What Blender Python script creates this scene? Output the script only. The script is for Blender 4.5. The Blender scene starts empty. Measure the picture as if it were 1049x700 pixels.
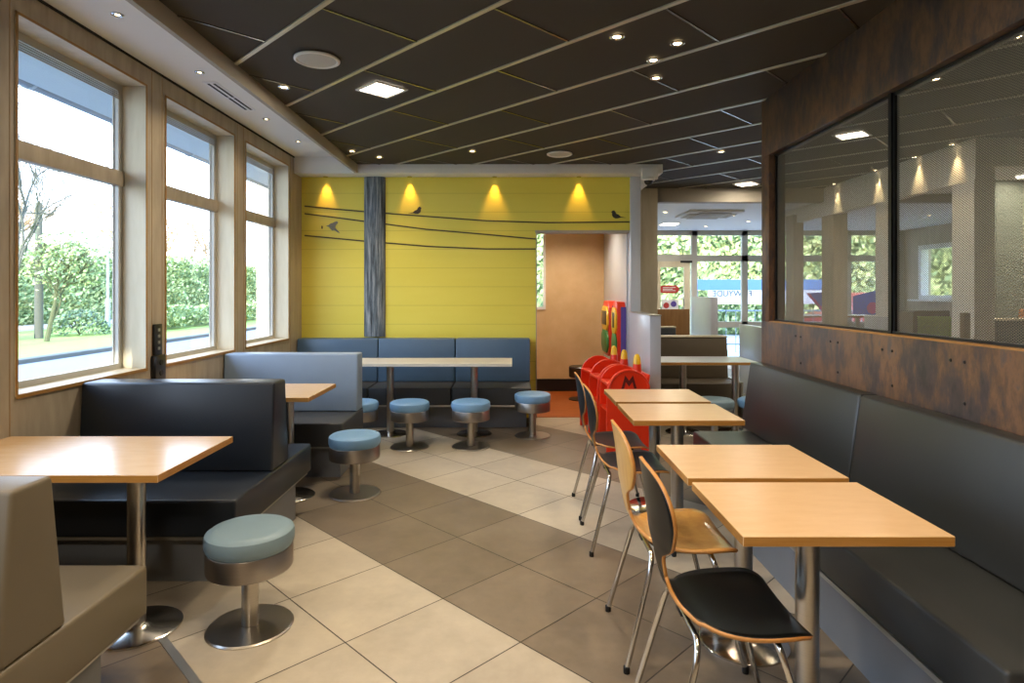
import bpy, bmesh, math, random
from mathutils import Vector, Matrix
R = math.radians
random.seed(7)
sc = bpy.context.scene
COL = sc.collection

# ------------------------------------------------------------------ materials
def lin(c):
    if isinstance(c, str):
        c = c.lstrip('#'); c = [int(c[i:i+2], 16)/255 for i in (0, 2, 4)]
        return tuple(v/12.92 if v <= .04045 else ((v+.055)/1.055)**2.4 for v in c)
    return tuple(c)

def nodes(name):
    m = bpy.data.materials.new(name); m.use_nodes = True
    nt = m.node_tree; b = nt.nodes['Principled BSDF']
    return m, nt, b

def mth(nt, op, a, b=None, c=None):
    n = nt.nodes.new('ShaderNodeMath'); n.operation = op
    for i, v in enumerate((a, b, c)):
        if v is None: continue
        if isinstance(v, (int, float)): n.inputs[i].default_value = v
        else: nt.links.new(v, n.inputs[i])
    return n.outputs[0]

def mix(nt, f, a, b):
    n = nt.nodes.new('ShaderNodeMix'); n.data_type = 'RGBA'
    for k, v in ((0, f), (6, a), (7, b)):
        if isinstance(v, (int, float)): n.inputs[k].default_value = v
        elif isinstance(v, (tuple, list)): n.inputs[k].default_value = (*v[:3], 1)
        else: nt.links.new(v, n.inputs[k])
    return n.outputs[2]

def coords(nt, scale=(1, 1, 1), kind='Object'):
    t = nt.nodes.new('ShaderNodeTexCoord'); mp = nt.nodes.new('ShaderNodeMapping')
    mp.inputs['Scale'].default_value = scale
    nt.links.new(t.outputs[kind], mp.inputs[0]); return mp.outputs[0]

def noise(nt, vec, scale, detail=4, rough=.55):
    n = nt.nodes.new('ShaderNodeTexNoise'); n.inputs['Scale'].default_value = scale
    n.inputs['Detail'].default_value = detail; n.inputs['Roughness'].default_value = rough
    nt.links.new(vec, n.inputs['Vector']); return n.outputs[0]

def ramp(nt, fac, stops):
    n = nt.nodes.new('ShaderNodeValToRGB'); e = n.color_ramp.elements
    while len(e) < len(stops): e.new(.5)
    for el, (p, c) in zip(e, stops): el.position = p; el.color = (*lin(c), 1)
    nt.links.new(fac, n.inputs[0]); return n.outputs[0]

def bump(nt, b, h, dist, strength=.5):
    n = nt.nodes.new('ShaderNodeBump'); n.inputs['Strength'].default_value = strength
    n.inputs['Distance'].default_value = dist
    nt.links.new(h, n.inputs['Height']); nt.links.new(n.outputs[0], b.inputs['Normal'])

def mat(name, c, rough=.5, metal=0., var=.08, nscale=6., stretch=(1, 1, 1), bmp=0., bscale=200., spec=.5, coat=0.):
    m, nt, b = nodes(name); c = lin(c)
    v = coords(nt, stretch)
    f = noise(nt, v, nscale)
    col = mix(nt, f, tuple(x*(1-var) for x in c), tuple(min(1, x*(1+var)) for x in c))
    nt.links.new(col, b.inputs['Base Color'])
    b.inputs['Roughness'].default_value = rough; b.inputs['Metallic'].default_value = metal
    b.inputs['Specular IOR Level'].default_value = spec
    b.inputs['Coat Weight'].default_value = coat; b.inputs['Coat Roughness'].default_value = .12
    if bmp: bump(nt, b, noise(nt, coords(nt), bscale, 2), bmp, .6)
    return m

def emit(name, c, s):
    m = bpy.data.materials.new(name); m.use_nodes = True; nt = m.node_tree
    nt.nodes.remove(nt.nodes['Principled BSDF'])
    e = nt.nodes.new('ShaderNodeEmission'); e.inputs[0].default_value = (*lin(c), 1); e.inputs[1].default_value = s
    nt.links.new(e.outputs[0], nt.nodes['Material Output'].inputs[0]); return m

def wood(name, c1, c2, rough=.4, stretch=(1, 12, 12), scale=3., knots=False, coat=0., spec=.5):
    m, nt, b = nodes(name)
    v = coords(nt, stretch)
    f = noise(nt, v, scale, 6, .6)
    col = ramp(nt, f, [(.3, c1), (.7, c2)])
    f2 = noise(nt, coords(nt), 1.3, 2)
    col = mix(nt, mth(nt, 'MULTIPLY', f2, .35), col, lin(c1))
    nt.links.new(col, b.inputs['Base Color']); b.inputs['Roughness'].default_value = rough
    b.inputs['Coat Weight'].default_value = coat; b.inputs['Coat Roughness'].default_value = .1
    b.inputs['Specular IOR Level'].default_value = spec
    return m

M = {}
M['ply'] = wood('plywood_wall', '#9a8d79', '#b7aa95', .55, (6, 6, 1.2), 2.2)
M['ply_edge'] = mat('plywood_edge', '#9a7238', .5, var=.15, nscale=40)
M['ply_pale'] = wood('plywood_reveal', '#c6b99c', '#dbd0b8', .5, (6, 6, 1.), 2.)
M['table'] = wood('maple_laminate', '#c9a67a', '#d3b38c', .3, (3, 9, 8), 2.5, spec=.5)
M['table_gloss'] = wood('maple_laminate_glossy', '#c9a67a', '#d3b38c', .24, (3, 9, 8), 2.5, spec=.75, coat=.1)
M['pale_top'] = wood('pale_laminate', '#d9cdb8', '#e4dac8', .3, (3, 9, 8), 2.5)
M['pale_edge'] = mat('pale_table_edge', '#d8d2c4', .4)
M['table_edge'] = wood('maple_edge', '#a8742f', '#c08c48', .35, (1.5, 14, 60), 3)
M['chair_ply'] = wood('chair_plywood', '#c08b42', '#d6a65c', .28, (10, 10, 1.5), 3, coat=.3)
M['chair_edge'] = mat('chair_ply_edge', '#b98142', .4, var=.12, nscale=60)
M['chair_black'] = mat('chair_black_laminate', '#080b0b', .34, var=.1, spec=.25)
M['chair_brown'] = wood('chair_dark_laminate', '#0c1118', '#141a20', .34, (10, 10, 1.5), 3, spec=.25)
M['chrome'] = mat('chrome', '#c9c5bd', .18, 1., .03)
M['steel'] = mat('brushed_steel', '#b3ada3', .28, 1., .1, 8, (1, 1, 30))
M['steel_band'] = mat('steel_band', '#a8a199', .33, 1., .12, 8, (1, 1, 40))
M['rubber'] = mat('black_rubber', '#0c0c0c', .6)
M['vinyl_char'] = mat('charcoal_vinyl', '#1c232c', .34, bmp=.0006, bscale=500, spec=.5)
M['vinyl_right'] = mat('charcoal_vinyl_right', '#2b2e2f', .36, bmp=.0006, bscale=500, spec=.5)
M['vinyl_blue'] = mat('slate_blue_vinyl', '#48627c', .4, bmp=.0006, bscale=500)
M['vinyl_blue_lit'] = mat('slate_vinyl_window_lit', '#8496ac', .42, bmp=.0006, bscale=500)  # same slate blue vinyl, window light put into a paler colour
M['vinyl_greige'] = mat('greige_vinyl', '#6f6552', .42, bmp=.0006, bscale=500)
M['vinyl_seat'] = mat('charcoal_seat_vinyl', '#3c3e40', .42, bmp=.0006, bscale=500)
M['vinyl_brown'] = mat('brown_vinyl', '#5b5142', .45)
M['stool_blue'] = mat('stool_blue_vinyl', '#76a0c8', .45, bmp=.0006, bscale=500)
M['stool_near'] = mat('stool_grey_vinyl', '#768d99', .45, bmp=.0006, bscale=500)
M['plinth'] = mat('plinth_grey', '#7e8185', .45)
M['trim_metal'] = mat('aluminium_trim', '#b5b5b0', .35, .8)
M['white'] = mat('white_paint', '#e2e3e3', .6, var=.02)
M['soffit'] = mat('white_plaster', '#e4e2db', .7, var=.02)
M['fascia'] = mat('fascia_grey', '#a39b8d', .7, var=.03)
M['grey_panel'] = mat('pale_grey_panel', '#b9bdc4', .28, var=.06, nscale=4, stretch=(3, 3, 1))
M['beige_wall'] = wood('beige_board', '#c6a67c', '#d6ba92', .5, (2, 2, 2), 1.6)
M['tan'] = wood('tan_wood', '#8a5f2c', '#a77a41', .4, (8, 8, 1), 2.5)
M['white_alu'] = mat('window_frame_white', '#b9b6ad', .4, var=.02)
M['black'] = mat('black_plastic', '#111214', .35)
M['dark_gap'] = mat('dark_gap', '#0a0a0a', .8)
M['ceil'] = mat('ceiling_tile_charcoal', '#3f392f', .85, var=.10, nscale=300, bmp=.001, bscale=300)
M['tbar'] = mat('ceiling_bar', '#c4bda9', .35, .35, .05)
M['tbar_cross'] = mat('ceiling_cross_bar', '#8d887c', .25, 1., .03)
M['alcove_floor'] = wood('orange_wood_floor', '#9c4a14', '#b9642a', .35, (1, 8, 1), 3)
M['red'] = mat('red_plastic', '#e03414', .32, var=.04)
M['yellow_plastic'] = mat('yellow_plastic', '#f0c020', .35, var=.04)
M['green_plastic'] = mat('green_plastic', '#1f7a34', .35, var=.04)
M['violet'] = mat('violet_plastic', '#5a4a9a', .35)
M['black_board'] = mat('dark_window', '#3a2a12', .3)
M['eave'] = mat('eave_board', '#aab6bf', .6, var=.02)
M['gutter'] = mat('gutter_grey', '#7c8994', .4, var=.05)
M['bird'] = mat('printed_bird', '#33302a', .6, var=.3, nscale=60)
M['bird_pale'] = mat('printed_flying_bird', '#77796f', .6, var=.3, nscale=60)
M['wire'] = mat('printed_wire', '#4b4020', .6)
M['wing'] = mat('cream_render', '#cdbfa6', .8)
M['road'] = mat('asphalt', '#727a88', .8, var=.08, nscale=.8)
M['kerb'] = mat('kerb_stone', '#4f5350', .8)
M['grass'] = mat('lawn_grass', '#809a48', .95, var=.25, nscale=2.5)
M['bark'] = mat('bark_grey', '#50524c', .9, var=.2, nscale=20)
M['bark_moss'] = mat('bark_moss', '#50543a', .9, var=.25, nscale=12)
M['twig'] = mat('pale_twigs', '#8b765c', .9, var=.15)
M['leaf_a'] = mat('leaf_light', '#b4c088', .8, var=.35, nscale=4)
M['leaf_b'] = mat('leaf_dark', '#7c9468', .8, var=.35, nscale=4)
M['leaf_c'] = mat('leaf_shrub', '#5d7566', .8, var=.3, nscale=6)
M['led'] = emit('led_panel', '#fff0dc', 9.)
M['bulb'] = emit('warm_bulb', '#ffe3b0', 14.)
M['sky_white'] = mat('white_van', '#e8e9ea', .5)
M['blue_banner'] = mat('blue_banner', '#5f87b8', .6)
M['green_fabric'] = mat('green_fabric', '#9dbd4a', .9, var=.5, nscale=40)
M['brown_wood'] = wood('brown_wood', '#4c3315', '#6b4a22', .4, (8, 8, 1), 2.5)
M['orange_fabric'] = mat('orange_brown_fabric', '#a5612a', .9, var=.3, nscale=50)
M['grey_green'] = mat('grey_green_wall', '#5d6357', .7)
M['speaker'] = mat('speaker_grille', '#b8b6ac', .6, var=.12, nscale=500)
M['red_car'] = mat('red_paint', '#b33a38', .3)
M['lettering'] = mat('lettering_grey', '#3c444c', .6)
M['pink'] = mat('pink_print', '#cf3b84', .6)
M['blue_print'] = mat('blue_print', '#4a63c8', .6)

# yellow boards with faint horizontal joints
def m_yellow():
    m, nt, b = nodes('yellow_boards')
    v = coords(nt); sx = nt.nodes.new('ShaderNodeSeparateXYZ'); nt.links.new(v, sx.inputs[0])
    fr = mth(nt, 'FRACT', mth(nt, 'DIVIDE', sx.outputs[2], .215))
    ln = mth(nt, 'LESS_THAN', fr, .022)
    base = mix(nt, noise(nt, coords(nt, (1, 1, 6)), 1.2, 3), lin('#dfcd48'), lin('#e6d85e'))
    nt.links.new(mix(nt, mth(nt, 'MULTIPLY', ln, .45), base, lin('#8d7d18')), b.inputs['Base Color'])
    b.inputs['Roughness'].default_value = .5
    return m
M['yellow'] = m_yellow()

def m_floor():
    m, nt, b = nodes('floor_tiles')
    v = coords(nt, kind='Object'); sx = nt.nodes.new('ShaderNodeSeparateXYZ'); nt.links.new(v, sx.inputs[0])
    X, Y = sx.outputs[0], sx.outputs[1]
    u = mth(nt, 'DIVIDE', mth(nt, 'SUBTRACT', mth(nt, 'ADD', X, Y), 2.57), .726)
    w = mth(nt, 'DIVIDE', mth(nt, 'SUBTRACT', mth(nt, 'SUBTRACT', Y, X), 2.50), .722)
    def line(t):
        f = mth(nt, 'FRACT', mth(nt, 'ADD', t, 50.))
        return mth(nt, 'LESS_THAN', mth(nt, 'ABSOLUTE', mth(nt, 'SUBTRACT', f, .5)), .4945)
    tile = mth(nt, 'MULTIPLY', line(u), line(w))
    band = mth(nt, 'FRACT', mth(nt, 'DIVIDE', mth(nt, 'FLOOR', mth(nt, 'ADD', u, 40.)), 4.))
    dark = mth(nt, 'LESS_THAN', band, .49)      # two tiles dark, two tiles light
    # per tile tone
    cid = nt.nodes.new('ShaderNodeCombineXYZ')
    nt.links.new(mth(nt, 'FLOOR', u), cid.inputs[0]); nt.links.new(mth(nt, 'FLOOR', w), cid.inputs[1])
    wn = nt.nodes.new('ShaderNodeTexWhiteNoise'); nt.links.new(cid.outputs[0], wn.inputs['Vector'])
    n1 = noise(nt, coords(nt), 2.5, 6, .62); n2 = noise(nt, coords(nt), 14, 5, .6)
    f = mth(nt, 'ADD', mth(nt, 'MULTIPLY', n1, .6), mth(nt, 'MULTIPLY', n2, .4))
    f = mth(nt, 'ADD', f, mth(nt, 'MULTIPLY', mth(nt, 'SUBTRACT', wn.outputs[0], .5), .22))
    cl = ramp(nt, f, [(.25, '#9f9585'), (.75, '#bfb5a2')])
    cd = ramp(nt, f, [(.25, '#63584a'), (.75, '#877a69')])
    c = mix(nt, dark, cl, cd)
    c = mix(nt, tile, lin('#332d26'), c)
    nt.links.new(c, b.inputs['Base Color'])
    rr = mth(nt, 'ADD', .3, mth(nt, 'MULTIPLY', n2, .22)); nt.links.new(rr, b.inputs['Roughness'])
    h = mth(nt, 'ADD', mth(nt, 'MULTIPLY', n2, .25), tile); bump(nt, b, h, .0015, .6)
    return m
M['floor'] = m_floor()

def m_copper():
    m, nt, b = nodes('aged_copper_board')
    v = coords(nt, (1, 1, .55))
    n1 = noise(nt, v, 4.2, 7, .62); n2 = noise(nt, coords(nt, (3, 3, 1.2)), 9, 6, .65)
    f = mth(nt, 'ADD', mth(nt, 'MULTIPLY', n1, .62), mth(nt, 'MULTIPLY', n2, .38))
    c = ramp(nt, f, [(.37, '#302c2f'), (.45, '#43393a'), (.51, '#5c4536'), (.57, '#70523c'), (.64, '#4e4546')])
    nt.links.new(c, b.inputs['Base Color'])
    b.inputs['Roughness'].default_value = .42; b.inputs['Metallic'].default_value = .25
    bump(nt, b, n2, .001, .4)
    return m
M['copper'] = m_copper()

def m_mesh():
    m, nt, b = nodes('expanded_metal_mesh')
    v = coords(nt); sx = nt.nodes.new('ShaderNodeSeparateXYZ'); nt.links.new(v, sx.inputs[0])
    a = mth(nt, 'DIVIDE', sx.outputs[1], .0155); c = mth(nt, 'DIVIDE', sx.outputs[2], .0105)
    def st(t):
        f = mth(nt, 'FRACT', mth(nt, 'ADD', t, 500.))
        return mth(nt, 'LESS_THAN', mth(nt, 'ABSOLUTE', mth(nt, 'SUBTRACT', f, .5)), .15)
    s = mth(nt, 'MAXIMUM', st(mth(nt, 'ADD', a, c)), st(mth(nt, 'SUBTRACT', a, c)))
    b.inputs['Base Color'].default_value = (*lin('#7d7668'), 1)
    b.inputs['Metallic'].default_value = .6; b.inputs['Roughness'].default_value = .45
    nt.links.new(s, b.inputs['Alpha'])
    return m
M['mesh'] = m_mesh()

def m_glass():
    m = bpy.data.materials.new('window_glass'); m.use_nodes = True; nt = m.node_tree
    nt.nodes.remove(nt.nodes['Principled BSDF'])
    t = nt.nodes.new('ShaderNodeBsdfTransparent'); t.inputs[0].default_value = (.97, .985, .98, 1)
    g = nt.nodes.new('ShaderNodeBsdfGlossy'); g.inputs['Roughness'].default_value = .02
    lw_ = nt.nodes.new('ShaderNodeLayerWeight'); lw_.inputs[0].default_value = .5
    fr = mth(nt, 'ADD', mth(nt, 'MULTIPLY', mth(nt, 'POWER', lw_.outputs[1], 5.), .7), .02)
    mx = nt.nodes.new('ShaderNodeMixShader')
    nt.links.new(fr, mx.inputs[0]); nt.links.new(t.outputs[0], mx.inputs[1]); nt.links.new(g.outputs[0], mx.inputs[2])
    nt.links.new(mx.outputs[0], nt.nodes['Material Output'].inputs[0]); return m
M['glass'] = m_glass()

def m_pole():
    m, nt, b = nodes('weathered_pole')
    n = noise(nt, coords(nt, (16, 16, 1.0)), 2.0, 8, .7)
    c = ramp(nt, n, [(.36, '#23282e'), (.5, '#5f6a74'), (.66, '#a3a8ac')])
    nt.links.new(c, b.inputs['Base Color']); b.inputs['Roughness'].default_value = .7
    bump(nt, b, n, .006, .8)
    return m
M['pole'] = m_pole()

# ------------------------------------------------------------------ mesh helpers
class MB:
    def __init__(s): s.bm = bmesh.new()
    def _bev(s, geom_verts, bev, seg=3):
        if bev <= 0: return
        es = set()
        for v in geom_verts:
            for e in v.link_edges: es.add(e)
        bmesh.ops.bevel(s.bm, geom=list(es), offset=bev, segments=seg, affect='EDGES', profile=.5)
    def box(s, x0, x1, y0, y1, z0, z1, bev=0, seg=2, mi=0, top=None):
        r = bmesh.ops.create_cube(s.bm, size=1, matrix=Matrix.Translation(((x0+x1)/2, (y0+y1)/2, (z0+z1)/2)) @ Matrix.Diagonal((abs(x1-x0), abs(y1-y0), abs(z1-z0), 1)))
        fs = set(f for v in r['verts'] for f in v.link_faces)
        for f in fs:
            f.material_index = mi
            f.normal_update()
            if top is not None and f.normal.z > .9: f.material_index = top
        s._bev(r['verts'], bev, seg); return s
    def prism(s, pts, axis, a0, a1, bev=0, seg=2, mi=0):
        """pts 2D outline; axis: 'x' -> pts are (y,z); 'y' -> (x,z); 'z' -> (x,y)"""
        def P(p, a):
            return {'x': (a, p[0], p[1]), 'y': (p[0], a, p[1]), 'z': (p[0], p[1], a)}[axis]
        A = [s.bm.verts.new(P(p, a0)) for p in pts]; B = [s.bm.verts.new(P(p, a1)) for p in pts]
        fs = [s.bm.faces.new(A), s.bm.faces.new(B[::-1])]
        n = len(pts)
        for i in range(n):
            fs.append(s.bm.faces.new((A[i], B[i], B[(i+1) % n], A[(i+1) % n])))
        for f in fs: f.material_index = mi
        bmesh.ops.recalc_face_normals(s.bm, faces=fs)
        s._bev(A+B, bev, seg); return s
    def lathe(s, prof, cx=0, cy=0, n=40, sx=1, sy=1, mi=0):
        """prof: list of (r, z)"""
        rings = []
        for r, z in prof:
            if r < 1e-6: rings.append([s.bm.verts.new((cx, cy, z))])
            else: rings.append([s.bm.verts.new((cx+r*sx*math.cos(2*math.pi*i/n), cy+r*sy*math.sin(2*math.pi*i/n), z)) for i in range(n)])
        fs = []
        for a, b in zip(rings, rings[1:]):
            for i in range(n):
                j = (i+1) % n
                if len(a) == 1 and len(b) == 1: continue
                if len(a) == 1: fs.append(s.bm.faces.new((a[0], b[i], b[j])))
                elif len(b) == 1: fs.append(s.bm.faces.new((a[i], a[j], b[0])))
                else: fs.append(s.bm.faces.new((a[i], a[j], b[j], b[i])))
        for f in fs: f.material_index = mi
        bmesh.ops.recalc_face_normals(s.bm, faces=fs); return s
    def tube(s, pts, r, n=12, r2=None, cap=True, mi=0):
        pts = [Vector(p) for p in pts]; rings = []
        for i, p in enumerate(pts):
            if i == 0: d = pts[1]-p
            elif i == len(pts)-1: d = p-pts[i-1]
            else: d = (pts[i+1]-p).normalized()+(p-pts[i-1]).normalized()
            d.normalize()
            if i == 0:
                u = d.orthogonal().normalized()
            else:
                u = (u-d*u.dot(d)).normalized()
            w = d.cross(u)
            rr = r if r2 is None else r+(r2-r)*i/(len(pts)-1)
            rings.append([s.bm.verts.new(p+(u*math.cos(2*math.pi*k/n)+w*math.sin(2*math.pi*k/n))*rr) for k in range(n)])
        fs = []
        for a, b in zip(rings, rings[1:]):
            for k in range(n): fs.append(s.bm.faces.new((a[k], a[(k+1) % n], b[(k+1) % n], b[k])))
        if cap: fs.append(s.bm.faces.new(rings[0][::-1])); fs.append(s.bm.faces.new(rings[-1]))
        for f in fs: f.material_index = mi
        return s
    def build(s, name, mats, parent=None, smooth=True, angle=35):
        me = bpy.data.meshes.new(name); s.bm.to_mesh(me); s.bm.free()
        if not isinstance(mats, (list, tuple)): mats = [mats]
        for m in mats: me.materials.append(m)
        if smooth:
            me.polygons.foreach_set('use_smooth', [True]*len(me.polygons))
            me.set_sharp_from_angle(angle=R(angle))
        o = bpy.data.objects.new(name, me); COL.objects.link(o)
        if parent is not None: o.parent = parent
        return o

def raw(name, verts, faces, mats, parent=None, mids=None, smooth=False):
    me = bpy.data.meshes.new(name); me.from_pydata(verts, [], faces)
    if not isinstance(mats, (list, tuple)): mats = [mats]
    for m in mats: me.materials.append(m)
    if mids: me.polygons.foreach_set('material_index', mids)
    if smooth: me.polygons.foreach_set('use_smooth', [True]*len(me.polygons))
    me.update()
    o = bpy.data.objects.new(name, me); COL.objects.link(o)
    if parent is not None: o.parent = parent
    return o

def tag(o, label=None, cat=None, group=None, kind=None):
    if label: o['label'] = label
    if cat: o['category'] = cat
    if group: o['group'] = group
    if kind: o['kind'] = kind
    return o

def empty(name, loc=(0, 0, 0), rz=0, **k):
    o = bpy.data.objects.new(name, None); COL.objects.link(o)
    o.location = loc; o.rotation_euler.z = rz; o.empty_display_size = .1
    return tag(o, **k)

def copy_tree(o, parent=None):
    c = o.copy(); COL.objects.link(c)
    if parent is not None: c.parent = parent
    for ch in list(o.children): copy_tree(ch, c)
    return c

def arc(cx, cy, r, a0, a1, n):
    return [(cx+r*math.cos(R(a0+(a1-a0)*i/n)), cy+r*math.sin(R(a0+(a1-a0)*i/n))) for i in range(n+1)]

def spot(name, loc, energy, angle=90, blend=.5, color=(1, .78, .5), target=None, size=.03):
    l = bpy.data.lights.new(name, 'SPOT'); l.energy = energy; l.spot_size = R(angle); l.spot_blend = blend
    l.color = color; l.shadow_soft_size = size
    o = bpy.data.objects.new(name, l); COL.objects.link(o); o.location = loc
    if target is not None:
        o.rotation_euler = (Vector(target)-Vector(loc)).to_track_quat('-Z', 'Y').to_euler()
    return o

def area(name, loc, size, energy, color, rot=(0, 0, 0), sy=None):
    l = bpy.data.lights.new(name, 'AREA'); l.energy = energy; l.color = color; l.size = size
    if sy: l.shape = 'RECTANGLE'; l.size_y = sy
    o = bpy.data.objects.new(name, l); COL.objects.link(o); o.location = loc; o.rotation_euler = rot
    return o

# ------------------------------------------------------------------ dimensions
XL = -2.42          # inner face of the window wall
XR = 1.86           # inner face of the copper partition
YB = 7.05           # yellow wall
HC = 2.861          # dark ceiling
XF = -1.714         # soffit edge

# ------------------------------------------------------------------ shell
fl = MB().box(XL-.25, 8.2, -3.2, 12.6, -.1, 0).build('floor', M['floor'], smooth=False)
tag(fl, 'diagonal stone floor tiles in bands of pale and dark grey brown', 'floor', kind='structure')
tag(MB().box(-.6, 1.34, YB+.02, 8.93, 0, .004).build('floor_alcove', M['alcove_floor'], smooth=False),
    'orange brown wooden floor inside the opening beside the yellow wall', 'floor', kind='structure')
# metal strip let into the floor near the first table
sp = [(-1.75, 1.118+1.75), (-.6, 1.118+.6)]
b = MB(); d = Vector((1, -1, 0)).normalized(); nrm = Vector((1, 1, 0)).normalized()
a0 = Vector((-1.60, 2.70, 0)); a1 = Vector((-.60, 1.70, 0))
b.prism([tuple((p+q)[:2]) for p, q in ((a0, -nrm*.016), (a1, -nrm*.016), (a1, nrm*.016), (a0, nrm*.016))], 'z', 0, .004)
tag(b.build('trim_1', M['trim_metal'], smooth=False), 'grey metal strip let into the floor beside the first table', 'floor strip', kind='structure')

# ceiling
tag(MB().box(XF, 8.2, -3.2, 8.36, HC+.004, HC+.06).build('ceiling', M['ceil'], smooth=False),
    'charcoal acoustic ceiling panels laid diagonally', 'ceiling', kind='structure')
def clip(p, d, x0, x1, y0, y1):
    t0, t1 = -1e9, 1e9
    for pi, di, lo, hi in ((p[0], d[0], x0, x1), (p[1], d[1], y0, y1)):
        if abs(di) < 1e-9:
            if not lo <= pi <= hi: return None
            continue
        a, c = (lo-pi)/di, (hi-pi)/di
        if a > c: a, c = c, a
        t0, t1 = max(t0, a), min(t1, c)
    return (t0, t1) if t0 < t1 else None
b = MB(); bc = MB(); S = .855
def bar(p, q, w, z0=HC-.004, b=b):
    p = Vector((*p, 0)); q = Vector((*q, 0)); dd = (q-p).normalized(); nn = Vector((-dd.y, dd.x, 0))*w/2
    b.prism([(p+nn)[:2], (q+nn)[:2], (q-nn)[:2], (p-nn)[:2]], 'z', z0, HC+.006)
for k in range(-8, 17):
    c = 2.94+S*k; p0 = (c, 0); t = clip(p0, (-1, 1), XF, 8.2, -3.2, 8.36)
    if t: bar((c-t[0], t[0]), (c-t[1], t[1]), .026)
    # cross bars in the band c .. c+S
    for j in range(-12, 12):
        dv = (-4.85 if k % 2 == 0 else -4.0)+2*S*j     # x - y
        xa, ya = (c+dv)/2, (c-dv)/2; xb, yb = (c+S+dv)/2, (c+S-dv)/2
        t = clip((xa, ya), (xb-xa, yb-ya), XF, 8.2, -3.2, 8.36)
        if t:
            u0, u1 = max(0, t[0]), min(1, t[1])
            if u1 > u0+.02: bar((xa+(xb-xa)*u0, ya+(yb-ya)*u0), (xa+(xb-xa)*u1, ya+(yb-ya)*u1), .014, HC-.001, bc)
tag(b.build('trim_2', M['tbar'], smooth=False), 'pale long metal bars between the charcoal ceiling panels', 'ceiling bars', kind='structure')
tag(bc.build('trim_6', M['tbar_cross'], smooth=False), 'short glossy cross bars between the charcoal ceiling panels', 'ceiling bars', kind='structure')

# soffit on the window side
tag(MB().box(XL-.25, XF+.0, -3.2, YB+.1, 2.948, 3.06).build('ceiling_soffit', M['soffit'], smooth=False),
    'white raised soffit running along the window wall', 'soffit', kind='structure')
tag(MB().box(XF-.03, XF, -3.2, 6.80, 2.766, 3.0).build('trim_3', M['fascia'], smooth=False),
    'grey fascia board along the edge of the window side soffit', 'fascia', kind='structure')
tag(MB().box(XL, 1.673, 6.80, YB-.01, 2.766, 3.0, .003).build('ceiling_bulkhead', M['soffit']),
    'white bulkhead running above the yellow wall', 'bulkhead', kind='structure')
tag(MB().box(1.46, 1.673, YB-.01, 8.36, 2.766, 3.0).build('ceiling_bulkhead', M['soffit']),
    'short white bulkhead return behind the camera dome', 'bulkhead', kind='structure')
tag(MB().box(XL, XL+.010, -3.2, 6.80, 2.936, 2.948).build('trim_4', M['dark_gap'], smooth=False),
    'dark shadow gap between window wall and soffit', 'shadow gap', kind='structure')

# ---- window wall
WIN = [(2.983, 4.058), (4.269, 5.342), (5.556, 6.636)]
WB, WT = .931, 2.821
allw = [(-.875, .20), (.411, 1.486), (1.697, 2.772)] + WIN    # three further windows beside and behind the camera
b = MB(); x0, x1 = XL-.22, XL
ys = -3.2
for (ya, yb) in allw:
    b.box(x0, x1, ys, ya, 0, 2.948); b.box(x0, x1, ya, yb, 0, WB); b.box(x0, x1, ya, yb, WT, 2.948); ys = yb
b.box(x0, x1, ys, YB, 0, 2.948)
# fine panel joints
b2 = b
wl = b.build('wall_left', M['ply'], smooth=False)
tag(wl, 'plywood clad window wall on the left', 'wall', kind='structure')
jb = MB()
for (ya, yb) in WIN:
    for yy in (ya-.03, yb+.06): jb.box(XL, XL+.0015, yy-.0015, yy+.0015, 0, 2.925)
j = jb.build('panel_joint', M['ply_edge'], wl, smooth=False)
for i, (ya, yb) in enumerate(allw):
    w = empty('window_%d' % (i+1), (0, 0, 0), label='tall window %s with a plywood reveal and one transom' % ('in the left wall, ' + ['furthest behind the viewpoint', 'just behind the viewpoint', 'beside the viewpoint', 'nearest in the picture', 'middle one in the picture', 'next to the yellow wall'][i]), cat='window', kind='structure')
    t = .014
    rb = MB()
    rb.box(XL-.21, XL+.004, ya, ya+t, WB, WT, mi=0); rb.box(XL-.21, XL+.004, yb-t, yb, WB, WT)
    rb.box(XL-.21, XL+.004, ya, yb, WT-t, WT)
    rb.build('window_reveal', M['ply_pale'], w, smooth=False)
    MB().box(XL-.21, XL+.008, ya, yb, WB, WB+.016, .002).build('window_sill', M['ply_pale'], w)
    eb = MB()
    eb.box(XL+.004, XL+.007, ya, ya+t, WB, WT); eb.box(XL+.004, XL+.007, yb-t, yb, WB, WT)
    eb.box(XL+.004, XL+.007, ya, yb, WT-t, WT); eb.box(XL+.008, XL+.011, ya, yb, WB-.004, WB+.016)
    eb.build('reveal_edge', M['ply_edge'], w, smooth=False)
    fb = MB(); xa, xb = XL-.19, XL-.15
    fb.box(xa, xb, ya+t, ya+.055, WB+.016, WT-t); fb.box(xa, xb, yb-.055, yb-t, WB+.016, WT-t)
    fb.box(xa, xb, ya+.055, yb-.055, WB+.016, WB+.05); fb.box(xa, xb, ya+.055, yb-.055, WT-.06, WT-t)
    fb.box(xa+.004, xa+.012, ya+.05, ya+.062, WB+.04, WT-.055); fb.box(xa+.004, xa+.012, yb-.062, yb-.05, WB+.04, WT-.055)
    fb.build('window_frame', M['white_alu'], w, smooth=False)
    MB().box(XL-.19, XL-.135, ya+t, yb-t, 2.142, 2.239, .002).build('transom', M['ply'], w)
    gb = MB()
    for q in range(4): gb.box(XL-.15, XL-.142, ya+.055, yb-.055, WT-.075-q*.013, WT-.068-q*.013)
    gb.build('vent_strip', M['fascia'], w, smooth=False)
    MB().box(XL-.188, XL-.182, ya+.05, yb-.05, WB+.04, WT-.05).build('pane', M['glass'], w, smooth=False)

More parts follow.
